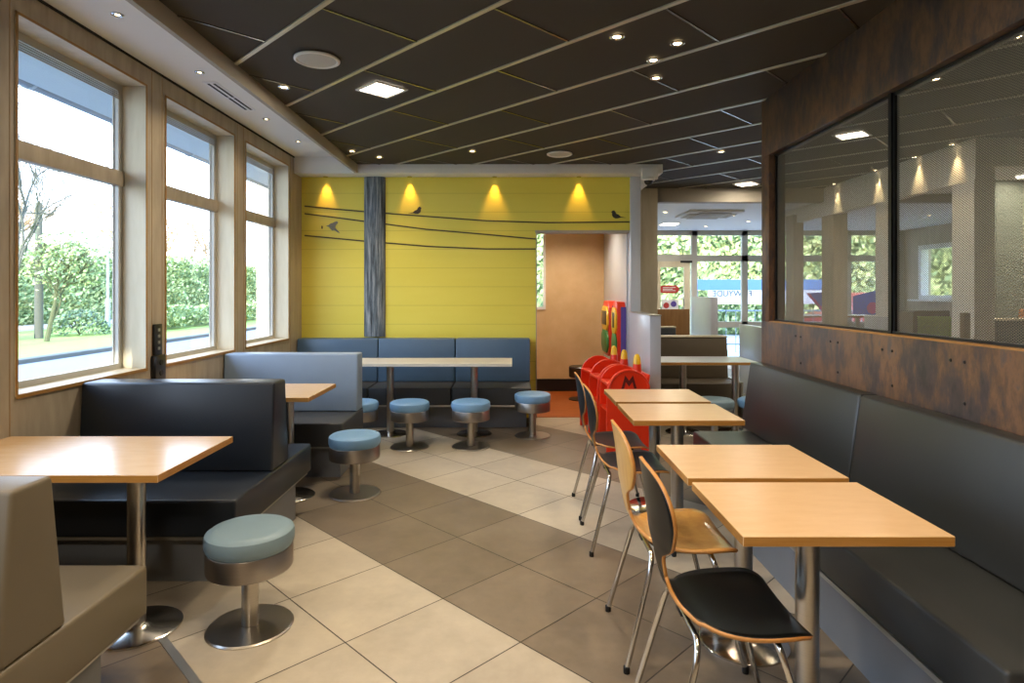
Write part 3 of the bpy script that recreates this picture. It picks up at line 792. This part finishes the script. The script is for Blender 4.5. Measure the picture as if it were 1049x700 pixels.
# ---- ceiling fittings
def speaker(x, y, label, r=.135):
    t = empty('ceiling_speaker', (x, y, HC-.004), label=label, cat='speaker', group='ceiling speakers')
    MB().lathe([(r, 0), (r, -.008), (r-.012, -.014), (r-.022, -.008), (r-.022, 0)], n=40).build('rim', M['soffit'], t)
    MB().lathe([(0, -.010), (r-.05, -.010), (r-.022, -.006)], n=40).build('grille', M['speaker'], t)
speaker(-1.18, 3.71, 'round white ceiling speaker nearest the window side soffit')
speaker(.485, 6.25, 'round ceiling speaker near the white bulkhead, further from the windows', .13)
def led(x, y, label, s=.22, rz=45, z=HC-.004, e=14):
    t = empty('led_panel', (x, y, z), R(rz), label=label, cat='ceiling light', group='square ceiling lights')
    b = MB(); h = s/2
    for a in ((-h-.02, h+.02, -h-.02, -h), (-h-.02, h+.02, h, h+.02), (-h-.02, -h, -h, h), (h, h+.02, -h, h)): b.box(*a, -.008, 0)
    b.build('frame', M['soffit'], t, smooth=False)
    MB().box(-h, h, -h, h, -.004, -.001).build('diffuser', M['led'], t, smooth=False)
    area('led_light', (x, y, z-.012), s*.9, e, (1, .88, .70))
led(-.905, 4.26, 'bright square ceiling light between speaker and soffit, over the aisle', e=22)
area('fill_light_rear', (-.6, -1.2, 2.8), .3, 34, (1, .9, .76))  # added fill lamp behind the viewpoint, no fixture
led(3.06, 8.0, 'bright square ceiling light just before the grey beam', e=5)
led(3.05, 5.5, 'bright square ceiling light seen through the left mesh panel')
led(5.9, 7.0, 'square ceiling light at the right edge behind the mesh', z=2.776)
led(2.9, 11.3, 'flat square light on the white ceiling of the far area', .3, 0, z=2.696)
N = [0]
def down(x, y, label, z=HC-.004, e=20, ang=110, col=(1, .79, .54), r=.042, fit=True, tg=None):
    t = empty('downlight', (x, y, z), label=label, cat='downlight', group='recessed downlights')
    MB().lathe([(r, 0), (r, -.004), (r-.008, -.008), (r-.018, -.003), (r-.02, -.001)], n=24).build('ring', M['chrome'], t)
    MB().lathe([(0, -.003), (r-.02, -.002)], n=20).build('bulb', M['bulb'], t)
    spot('downlight_lamp', (x, y, z-.012), e, ang, .7, col, (x, y, 0) if tg is None else tg)
E = 24
down(.579, 3.38, 'left one of the four grouped downlights above the square tables', e=E)
down(.936, 3.47, 'right one of the four grouped downlights above the square tables', e=E)
down(.857, 3.72, 'middle one of the four grouped downlights, touching the ceiling bar', e=E)
down(.946, 4.03, 'rear one of the four grouped downlights above the square tables', e=E)
down(-1.566, 4.21, 'small downlight in the charcoal ceiling beside the soffit, nearest one', e=E)
down(-1.60, 6.13, 'small downlight in the corner of soffit and bulkhead', e=E*.7)
down(-1.385, 6.40, 'small downlight close to the bulkhead, second from the soffit', e=E*.7)
down(-.397, 6.13, 'small downlight before the middle of the white bulkhead', e=E*.7)
down(2.10, 6.15, 'small downlight beyond the copper post, above the far table', e=E)
down(2.80, 4.05, 'small downlight seen through the right mesh panel', e=E)
down(2.78, 3.38, 'small downlight seen at the top right through the mesh', e=E)
for i, (y, lb) in enumerate(((3.31, 'nearest'), (4.18, 'second'), (5.31, 'third'), (6.10, 'farthest'))):
    down(-2.13, y, '%s of the small lights in the white soffit over the windows' % lb, z=2.948, e=9, r=.032, ang=100)
for x, y in ((-.9, 1.9), (-1.9, 1.6), (-.2, -.6), (1.0, .6), (.3, 1.6), (1.0, 1.9), (-1.6, -.2), (5.5, 3.0), (3.3, 1.5), (6.0, 1.0)):  # additional downlights in unseen ceiling areas, added to light the interior
    down(x, y, 'recessed downlight of the ceiling above the viewpoint, outside the picture', e=58 if x < 2 else 46)
# wall washers under the bulkhead
for i, x in enumerate((-2.13, -1.17, -.20, .765)):
    lb = ['leftmost', 'second from left', 'third from left', 'rightmost'][i]
    down(x, 7.005, '%s warm spot under the bulkhead washing the yellow wall' % lb, z=2.766, e=15, r=.028, ang=56, col=(1, .55, .16), tg=(x, 7.10, 1.7))
# bulkhead spots beyond the mesh
for y in (5.85, 8.0, 6.4, 7.1):
    down(4.20, y-.0, 'warm spot washing the column beyond the mesh, %s' % {5.85: 'at the nearest column', 8.0: 'furthest of the row', 6.4: 'second in the row', 7.1: 'third in the row'}[y], z=HC-.004, e=24, ang=50, col=(1, .72, .35), tg=(4.30, y, 1.6))
down(.7, 7.9, 'ceiling spot inside the opening, hidden above its head', z=2.596, e=95, ang=140, col=(1, .84, .64))  # lamp added to brighten the alcove, never in view
for x, y in ((3.6, 10.0), (2.4, 9.6), (5.4, 10.2), (6.8, 10.0), (3.7, 11.7), (4.2, 10.9)):
    down(x, y, 'small downlight in the white ceiling of the far area at %s' % {3.6: 'the air unit', 2.4: 'the left wall', 5.4: 'the middle', 6.8: 'the right', 3.7: 'the glazing', 4.2: 'the second mullion'}[x], z=2.696, e=38, col=(1, .93, .85), r=.05)
area('fill_light_side', (6.2, 6.3, 2.7), .5, 50, (1, .88, .7))  # added fill without a fixture, brightens the room beyond the mesh

# AC cassette
t = empty('ceiling_air_conditioner', (3.12, 9.75, 2.699), label='square white air conditioning cassette on the far white ceiling', cat='air conditioner')
MB().box(-.42, .42, -.42, .42, -.035, 0, .008).build('panel', M['white'], t)
MB().box(-.24, .24, -.24, .24, -.05, -.035, .004).build('intake_grille', M['fascia'], t)
for a in range(4):
    o = MB().prism([(-.25, -.085), (.25, -.085), (.25, -.08), (-.25, -.08)], 'y', .26, .37).build('louvre_flap', M['fascia'], t, smooth=False)
    o.location.z = .035; o.rotation_euler = (0, 0, a*math.pi/2)
# slot grilles on the soffit
for (y0, y1, lb) in ((4.37, 5.06, 'dark slot air grille in the white soffit between the first two windows'), (2.55, 3.12, 'dark slot air grille in the white soffit at the top edge of the picture')):
    t = empty('air_grille', (-2.16, (y0+y1)/2, 2.948), label=lb, cat='air grille', group='soffit air grilles'); h = (y1-y0)/2
    MB().box(-.05, .05, -h, h, -.004, 0, .001).build('frame', M['white'], t)
    for x in (-.03, .012):
        for ya, yb in ((-h+.03, -.01), (.01, h-.03)): MB().box(x, x+.018, ya, yb, -.0055, -.003).build('slot', M['dark_gap'], t, smooth=False)
# dome camera
t = empty('ceiling_dome_camera', (1.49, 6.765, 2.72), label='small white dome camera at the right end of the bulkhead', cat='camera')
MB().box(-.06, .12, -.02, .035, -.03, .10, .01).build('bracket', M['soffit'], t)
MB().lathe([(0, -.02), (.06, -.025), (.07, -.045), (.066, -.06), (0, -.06)], 0, -.075, 30).build('housing', M['soffit'], t)
MB().lathe([(.048, -.06)]+[(.048*math.cos(R(a)), -.06-.048*math.sin(R(a))) for a in (15, 30, 45, 60, 75)]+[(0, -.108)], 0, -.075, 30).build('dome', M['black'], t)
MB().box(-.03, .03, -.1, -.0, -.03, -.01, .005).build('arm', M['soffit'], t)

# menu screen edge
t = empty('wall_screen', (1.52, 8.30, 2.07), label='dark flat screen mostly hidden behind the grey post', cat='screen')
MB().box(-.04, .215, -.03, 0, -.34, .34, .006).build('screen_body', M['black'], t)
MB().box(-.05, .05, 0, .055, -.1, .1).build('wall_mount', M['black'], t, smooth=False)

# ---- furniture beyond
pedestal_table('long_table', 1.955, 6.33, .97, .56, ((-.19, 0), (.35, 0)), 'far pale topped table behind the square tables, before a brown bench', top=M['grey_panel'])
def bench_front(x0, x1, y0, y1, label, vin, name='booth_bench'):
    t = empty(name, ((x0+x1)/2, (y0+y1)/2, 0), label=label, cat='bench'); w = (x1-x0)/2; d = (y1-y0)/2
    MB().box(-w, w, -d, d, .27, .45, .014).build('seat', vin, t)
    MB().prism([(d-.2, .45), (d, .45), (d, .92), (d-.16, .92)], 'x', -w, w, .014).build('backrest', vin, t)
    MB().box(-w, w, d-.17, d+.005, .92, .935).build('back_cap', M['ply_pale'], t, smooth=False)
    MB().box(-w, w, -d+.02, d-.02, .25, .27).build('trim_strip', M['ply_pale'], t, smooth=False)
    MB().box(-w, w-.04, -d+.12, d-.02, 0, .25).build('plinth', M['brown_wood'], t, smooth=False)
    MB().box(w-.0, w+.02, -d, d, 0, .46).build('end_panel', M['trim_metal'], t, smooth=False)
    return t
bench_front(1.5, 2.50, 6.68, 7.28, 'brown vinyl bench behind the far pale table', M['vinyl_brown'])
b = bench_front(1.9, 2.42, 8.62, 9.2, 'dark bench before the tan wooden divider', M['vinyl_char'])
tag(MB().box(1.99, 2.75, 9.5, 9.6, 0, 1.18, .003).build('wall_tan_divider', M['tan']), 'tan wooden divider left of the far glass door', 'divider', kind='structure')
tag(MB().box(3.25, 3.36, 10.0, 11.1, 0, 1.36, .003).build('wall_white_divider', M['grey_panel']), 'white divider standing before the far glazing', 'divider', kind='structure')
tag(MB().box(3.30, 3.40, 7.6, 8.9, 0, .975, .003).build('wall_low_divider', M['grey_panel']), 'low pale divider right beside the copper post', 'divider', kind='structure')
bench_front(3.42, 3.64, 10.4, 11.0, 'dark bench right of the white divider, before the glazing', M['vinyl_char'])
# beyond the mesh
t = empty('booth_bench', (6.1, 9.0, 0), label='bench with a mottled green backrest and brown wooden ends beyond the mesh', cat='bench')
MB().box(-.48, .32, -.05, .05, .78, 1.09, .01).build('backrest', M['green_fabric'], t)
MB().box(-.52, .36, .05, .09, .0, 1.17).build('back_board', M['brown_wood'], t, smooth=False)
MB().box(-.54, -.48, -.5, .05, 0, 1.17).build('end_board', M['brown_wood'], t, smooth=False)
MB().box(-.48, .32, -.5, -.05, .27, .45, .014).build('seat', M['vinyl_char'], t)
MB().box(-.46, .30, -.45, -.05, 0, .27).build('plinth', M['brown_wood'], t, smooth=False)
tag(MB().box(3.84, 3.89, 5.2, 5.26, 0, 1.27, .003).build('wall_brown_divider', M['brown_wood']), 'slim brown wooden post beyond the mesh, before the nearest column', 'divider', kind='structure')
tag(MB().box(3.85, 3.9, 6.3, 6.7, 0, 1.19, .003).build('wall_pale_divider', M['grey_panel']), 'pale low divider beyond the mesh, left of the mullion', 'divider', kind='structure')
pedestal_table('cafe_table', 5.3, 10.3, 1.6, .7, ((-.5, 0), (.5, 0)), 'tall pale table beyond the left mesh panel below the far windows', top=M['grey_panel'], h=1.06)
b = bench_front(4.95, 5.72, 6.1, 6.55, 'dark sofa seen at the right edge through the mesh', M['vinyl_char'])
for c in b.children:
    pass
b.scale = (1, 1, 1.25)
t = empty('tub_chair', (6.08, 6.93, 0), label='orange brown rounded tub chair at the right edge behind the mesh', cat='chair')
MB().lathe([(.0, .42), (.30, .42), (.31, .38), (.30, .30), (.0, .30)], n=32).build('seat', M['orange_fabric'], t)
pts = arc(0, 0, .33, -110, 110, 20)+arc(0, 0, .25, 110, -110, 20)
MB().prism(pts, 'z', .30, 1.25, .03, 3).build('backrest', M['orange_fabric'], t)
for a in (45, 135, 225, 315):
    MB().tube([(.22*math.cos(R(a)), .22*math.sin(R(a)), .30), (.26*math.cos(R(a)), .26*math.sin(R(a)), 0)], .016, 10, .011).build('leg', M['brown_wood'], t)

# ------------------------------------------------------------------ outdoors
tag(MB().box(-70, 40, -30, 90, -.25, -.12).build('ground_outside', M['grass'], smooth=False), 'green lawn outside the windows', 'lawn', kind='structure')
tag(MB().box(-10.2, XL-.22, -30, 90, -.12, -.06).build('ground_road', M['road'], smooth=False), 'pale asphalt lane running past the windows', 'road', kind='structure')
tag(MB().box(-10.5, -10.2, -30, 90, -.12, .03).build('ground_kerb', M['kerb'], smooth=False), 'dark stone kerb between lane and lawn', 'kerb', kind='structure')
tag(MB().box(-30, -19.5, -30, 90, -.12, -.05).build('ground_street', mat('far_street', '#b9b2ac', .8), smooth=False), 'pale street beyond the lawn', 'street', kind='structure')
tag(MB().box(XL-.22, 40, 12.6, 40, -.12, -.05).build('ground_forecourt', mat('forecourt', '#b8bcc2', .8), smooth=False), 'pale paved forecourt beyond the far glazing', 'forecourt', kind='structure')
ev = MB().box(XL-1.0, XL-.22, -3.2, 9.0, 2.93, 3.05).build('roof_eave', M['eave'], smooth=False); tag(ev, 'pale blue grey roof overhang outside the windows', 'eave', kind='structure')
g = MB(); prof = arc(XL-1.06, 2.98, .065, 180, 360, 10)
g.prism(prof, 'y', -3.2, 9.0); g.build('gutter', M['gutter'], ev)
for y in (-1, .6, 2.2, 3.3, 4.4, 5.5, 6.6, 7.7):
    MB().prism(arc(XL-1.06, 2.98, .072, 180, 360, 10), 'y', y, y+.03).build('gutter_bracket', M['eave'], ev)
tag(MB().box(XL-1.33, XL-.22, 9.0, 9.2, -.1, 3.3).build('wall_outside', M['wing'], smooth=False), 'cream outside wall of the building seen through the window by the yellow wall', 'wall', kind='structure')
tag(MB().tube([(XL-1.06, 8.93, 2.92), (XL-1.06, 8.93, -.06)], .04).build('downpipe', M['gutter']), 'grey rainwater downpipe on the cream outside wall', 'downpipe')
tag(MB().box(XL-.25, 8.3, -3.4, 12.7, 3.06, 3.2).build('roof', M['eave'], smooth=False), 'roof slab over the restaurant', 'roof', kind='structure')

def leaves(n, sampler, size, rnd):
    vs, fs = [], []
    for i in range(n):
        p = Vector(sampler(rnd)); s = size*rnd.uniform(.6, 1.4)
        a = Vector((rnd.uniform(-1, 1), rnd.uniform(-1, 1), rnd.uniform(-1, 1))).normalized(); c = a.orthogonal().normalized(); e = a.cross(c)
        k = len(vs); vs += [p-c*s*.5, p+e*s*.28, p+c*s*.5, p-e*s*.28]; fs.append((k, k+1, k+2, k+3))
    return vs, fs
def hedge(name, x0, x1, y0, y1, h, n, size, label, ms=('leaf_a', 'leaf_b'), lump=.25, seed=1, cat='hedge'):
    rnd = random.Random(seed)
    def surf(r):
        f = r.random(); y = r.uniform(y0, y1); hh = h*(1+lump*.35*math.sin(y*1.3)+lump*.3*math.sin(y*3.1+1))
        if f < .75:
            z = r.uniform(0, hh); return (x1 - .25*abs(r.gauss(0, 1))+.12*math.sin(y*2+z*3), y, z)
        return (r.uniform(x0, x1), y, hh-abs(r.gauss(0, .12)))
    vs, fs = leaves(n, surf, size, rnd)
    t = empty(name, (0, 0, 0), label=label, cat=cat)
    raw('foliage', vs, fs, [M[m] for m in ms], t, [rnd.randrange(len(ms)) for _ in fs])
    MB().box(x0+.2, x1-.45, y0+.1, y1-.1, -.12, h*.85).build('branches', M[ms[-1]], t, smooth=False)
    return t
hedge('hedge', -23.5, -21.5, 15, 62, 3.4, 26000, .24, 'tall clipped evergreen hedge along the far side of the street')
hedge('hedge', -15.2, -14.0, 24.5, 50, .80, 9000, .16, 'low clipped hedge in front of the tall hedge, behind the lawn', seed=2)
rnd = random.Random(5)
def grow(b, p, d, L, r, depth, rnd, ends, spread=.55):
    q = p+d*L; mid = (p+q)/2+Vector((rnd.uniform(-1, 1), rnd.uniform(-1, 1), rnd.uniform(-.5, 1)))*L*.05
    b.tube([p, mid, q], r, 5 if depth < 3 else 7, r*.68, cap=False)
    ends.append(q)
    if depth == 0: return
    for k in range(3 if depth > 1 else 3):
        nd = (d+Vector((rnd.uniform(-1, 1), rnd.uniform(-1, 1), rnd.uniform(-.35, .75)))*spread*1.4).normalized()
        grow(b, q if k < 2 else (p+q)/2, nd, L*rnd.uniform(.62, .85), r*.6, depth-1, rnd, ends, spread)
def tree(x, y, h, r, depth, label, bark, leaf=None, nl=0, ls=.16, lean=(0, 0, 1), seed=3, spread=.6):
    rd = random.Random(seed); t = empty('tree', (x, y, -.12), label=label, cat='tree')
    b = MB(); ends = []
    grow(b, Vector((0, 0, 0)), Vector(lean).normalized(), h*.30, r, depth, rd, ends, spread)
    b.build('trunk', M[bark], t)
    if leaf:
        vs, fs = leaves(nl, lambda q: rd.choice(ends)+Vector((rd.gauss(0, .22), rd.gauss(0, .22), rd.gauss(0, .18))), ls, rd)
        raw('foliage', vs, fs, [M[l] for l in leaf], t, [rd.randrange(len(leaf)) for _ in fs])
    return t
tree(-14.65, 19.3, 4.0, .075, 6, 'leaning mossy tree with spreading crown on the lawn, seen through the first window', 'bark_moss', ('leaf_a', 'leaf_b'), 1300, .13, (.10, .16, 1), 11, .85)
tree(-14.5, 17.5, 8.5, .10, 7, 'bare tree whose twigs reach in from the left of the first window', 'bark', None, lean=(.05, .1, 1), seed=21, spread=.6)
for i, (x, y, h, s) in enumerate(((-27, 24, 8, 1), (-29, 34, 9, 2), (-28, 44, 9.5, 3), (-30, 54, 9, 4), (-31, 64, 10, 9))):
    tree(x, y, h, .22, 6, 'bare pale tree beyond the tall hedge, %s' % ['leftmost one', 'second from the left', 'middle one', 'second from the right', 'rightmost one'][i], 'twig', None, seed=30+s, spread=.55)
t = empty('utility_pole', (-15.9, 20.6, -.12), label='tall grey weathered pole beside the mossy tree', cat='pole')
MB().lathe([(.13, 0), (.12, 2.5), (.10, 4.55), (.0, 4.6)], n=16).build('pole', M['bark'], t)
for z in (4.2,): MB().tube([(-.35, -.2, z), (.35, .2, z)], .03).build('cross_arm', M['bark'], t)
t = empty('street_lamp', (-18.0, 27.3, -.12), label='slim pale grey lamp post behind the lawn', cat='street lamp')
MB().lathe([(.11, 0), (.10, 1.2), (.06, 1.3), (.05, 8.8)], n=14).build('pole', M['gutter'], t)
MB().tube([(0, 0, 8.8), (.3, -.1, 9.1), (1.0, -.3, 9.2)], .035).build('arm', M['gutter'], t)
MB().box(.9, 1.5, -.42, -.22, 9.1, 9.25, .04).build('lamp_head', M['gutter'], t)
def shrub(x, y, r, h, label, seed):
    rd = random.Random(seed); t = empty('shrub', (x, y, -.12), label=label, cat='shrub')
    def sp(q):
        a, e = q.uniform(0, 6.283), q.random(); rr = r*math.sqrt(e); return (rr*math.cos(a), rr*math.sin(a), h*math.sqrt(max(0, 1-e))*q.uniform(.6, 1.05))
    vs, fs = leaves(1500, sp, .13, rd); raw('foliage', vs, fs, [M['leaf_c'], M['leaf_b']], t, [rd.randrange(2) for _ in fs])
    b = MB()
    for k in range(7):
        a = k*.9; b.tube([(0, 0, 0), (r*.6*math.cos(a), r*.6*math.sin(a), h*.8)], .02, 5, .006)
    b.build('stems', M['bark'], t)
shrub(-16.9, 19.4, .9, .8, 'dark green shrub at the left foot of the mossy tree', 1)
shrub(-15.7, 22.3, .9, .9, 'dark green shrub at the right foot of the mossy tree', 2)
shrub(-14.4, 23.6, .7, .75, 'dark green shrub beside the lamp post', 3)
t = empty('delivery_van', (-19.9, 20.4, -.05), label='white van parked beyond the lawn at the left of the first window', cat='van')
MB().prism([(-2.2, .35), (2.3, .35), (2.35, .95), (1.75, 1.2), (1.2, 2.25), (-2.2, 2.3)], 'x', -.9, .9, .08).build('body', M['sky_white'], t)
for y in (-1.4, 1.5):
    for x in (-.9, .72):
        o = MB().lathe([(0, 0), (.2, 0), (.33, .02), (.35, .05), (.35, .16), (.33, .18), (0, .18)], n=24).build('wheel', M['rubber'], t); o.rotation_euler = (0, math.pi/2, 0); o.location = (x, y, .35)
MB().box(.90, .905, -1.0, 1.0, 1.4, 2.0).build('side_window', M['grey_panel'], t, smooth=False)
# beyond the far glazing
def hedge_y(x0, x1, y0, y1, h, n, size, label, seed):
    t = hedge('hedge', -y1, -y0, x0, x1, h, n, size, label, seed=seed)
    t.rotation_euler.z = math.pi/2; t.scale = (1, 1, 1)
    # rotate so that the leafy face looks towards the building
    t.rotation_euler.z = -math.pi/2
    return t
rdh = random.Random(9)
def face_y(r):
    x = r.uniform(-4, 20); z = r.uniform(0, 5.4+.5*math.sin(x*1.1)); return (x, 21.0+.3*abs(r.gauss(0, 1))+.25*math.sin(x*2+z*2), z)
vs, fs = leaves(22000, face_y, .24, rdh)
t = empty('hedge', (0, 0, 0), label='tall pale green hedge behind the forecourt beyond the far glazing', cat='hedge')
raw('foliage', vs, fs, [M['leaf_a'], M['leaf_b']], t, [int(rdh.random() < .3) for _ in fs])
MB().box(-4, 20, 21.7, 22.8, -.1, 5.0).build('branches', M['leaf_b'], t, smooth=False)
t = empty('banner', (7.0, 17.5, 0), label='white banner with mirrored dark lettering under a blue stripe, outside the far glazing', cat='banner')
BX0, BX1 = -1.4, 2.4
MB().box(BX0, BX1, -.02, .02, 1.10, 1.50).build('banner_sheet', M['white'], t, smooth=False)
MB().box(BX0-.35, BX1, -.03, .03, 1.50, 1.80).build('banner_stripe', M['blue_banner'], t, smooth=False)
for x in (BX0-.3, .6, BX1):
    MB().tube([(x, .06, -.05), (x, .06, 1.85)], .03, 10).build('banner_post', M['gutter'], t)
cu = bpy.data.curves.new('lettering', 'FONT'); cu.body = 'FNWYUDE'; cu.size = .235; cu.extrude = .004; cu.align_x = 'CENTER'
tmp = bpy.data.objects.new('lettering_curve', cu); COL.objects.link(tmp); bpy.context.view_layer.update()
lm = bpy.data.meshes.new_from_object(tmp.evaluated_get(bpy.context.evaluated_depsgraph_get())); bpy.data.objects.remove(tmp)
lm.materials.clear(); lm.materials.append(M['lettering'])
for v in lm.vertices: v.co = Vector((-v.co.x, -v.co.z, v.co.y))
o = bpy.data.objects.new('lettering', lm); COL.objects.link(o); o.parent = t; o.location = (-.72, -.03, 1.32)
t = empty('railing', (5.5, 15.2, 0), label='thin grey metal railing outside the far glazing', cat='railing')
for z in (.15, .62, .98): MB().tube([(-1.2, 0, z), (5.5, 0, z)], .018, 8).build('rail', M['gutter'], t)
for k in range(28): MB().tube([(-1.15+.24*k, 0, -.05), (-1.15+.24*k, 0, .98)], .009, 6).build('baluster', M['gutter'], t)
t = empty('building', (5.0, 30, 0), label='white gabled building beyond the hedge left of the far door', cat='building')
MB().box(-2.2, 1.2, 0, 4, -.1, 4.6).build('wall', M['sky_white'], t, smooth=False)
MB().prism([(-2.6, 4.6), (1.6, 4.6), (-.5, 6.2)], 'y', -.2, 4.2).build('roof', M['gutter'], t, smooth=False)
t = empty('parked_car', (10.2, 16.6, -.05), label='red car parked outside, seen behind the mesh screen', cat='car')
MB().prism([(-2.0, .35), (2.0, .35), (2.05, .8), (1.2, .95), (.6, 1.45), (-.9, 1.48), (-1.5, .98), (-2.05, .85)], 'y', -.8, .8, .07).build('body', M['red_car'], t)
for x in (-1.25, 1.25):
    for y in (-.82, .64):
        o = MB().lathe([(0, 0), (.2, 0), (.3, .02), (.32, .05), (.32, .15), (.3, .18), (0, .18)], n=24).build('wheel', M['rubber'], t); o.rotation_euler = (-math.pi/2, 0, 0); o.location = (x, y, .32)
MB().prism([(-1.1, 1.0), (.95, 1.0), (.5, 1.36), (-.8, 1.38)], 'y', -.81, .81).build('side_window', M['grey_panel'], t, smooth=False)

# ------------------------------------------------------------------ light and camera
w = bpy.data.worlds.new('sky'); sc.world = w; w.use_nodes = True; nt = w.node_tree
bg = nt.nodes['Background']
tc = nt.nodes.new('ShaderNodeTexCoord'); sx = nt.nodes.new('ShaderNodeSeparateXYZ'); nt.links.new(tc.outputs['Generated'], sx.inputs[0])
col = ramp(nt, sx.outputs[2], [(0., '#e6f0ff'), (.25, '#d2e4ff'), (1., '#a9ccff')])
nt.links.new(col, bg.inputs[0]); bg.inputs[1].default_value = 5.6
s = bpy.data.lights.new('sun', 'SUN'); s.energy = 9; s.color = (1, .93, .8); s.angle = R(.6)
o = bpy.data.objects.new('sun', s); COL.objects.link(o)
o.rotation_euler = Vector((.125, 1, -.26)).to_track_quat('-Z', 'Y').to_euler(); o.location = (-6, -8, 8)

cam = bpy.data.cameras.new('camera'); co = bpy.data.objects.new('camera', cam); COL.objects.link(co)
co.location = (0, 0, 1.45); co.rotation_euler = (R(90), 0, 0)
cam.sensor_width = 36; cam.lens = 628/1049*36; cam.shift_x = 0; cam.shift_y = -51/1049; cam.clip_start = .05; cam.clip_end = 300
sc.camera = co
sc.view_settings.view_transform = 'Standard'; sc.view_settings.look = 'None'
sc.view_settings.exposure = .52; sc.view_settings.gamma = 1; sc.view_settings.use_curve_mapping = False
sc.cycles.use_denoising = True
try: sc.cycles.denoiser = 'OPENIMAGEDENOISE'
except Exception: pass
sc.cycles.max_bounces = 8; sc.cycles.diffuse_bounces = 5; sc.cycles.glossy_bounces = 4; sc.cycles.transparent_max_bounces = 12
sc.cycles.sample_clamp_indirect = 6; sc.cycles.caustics_reflective = False; sc.cycles.caustics_refractive = False
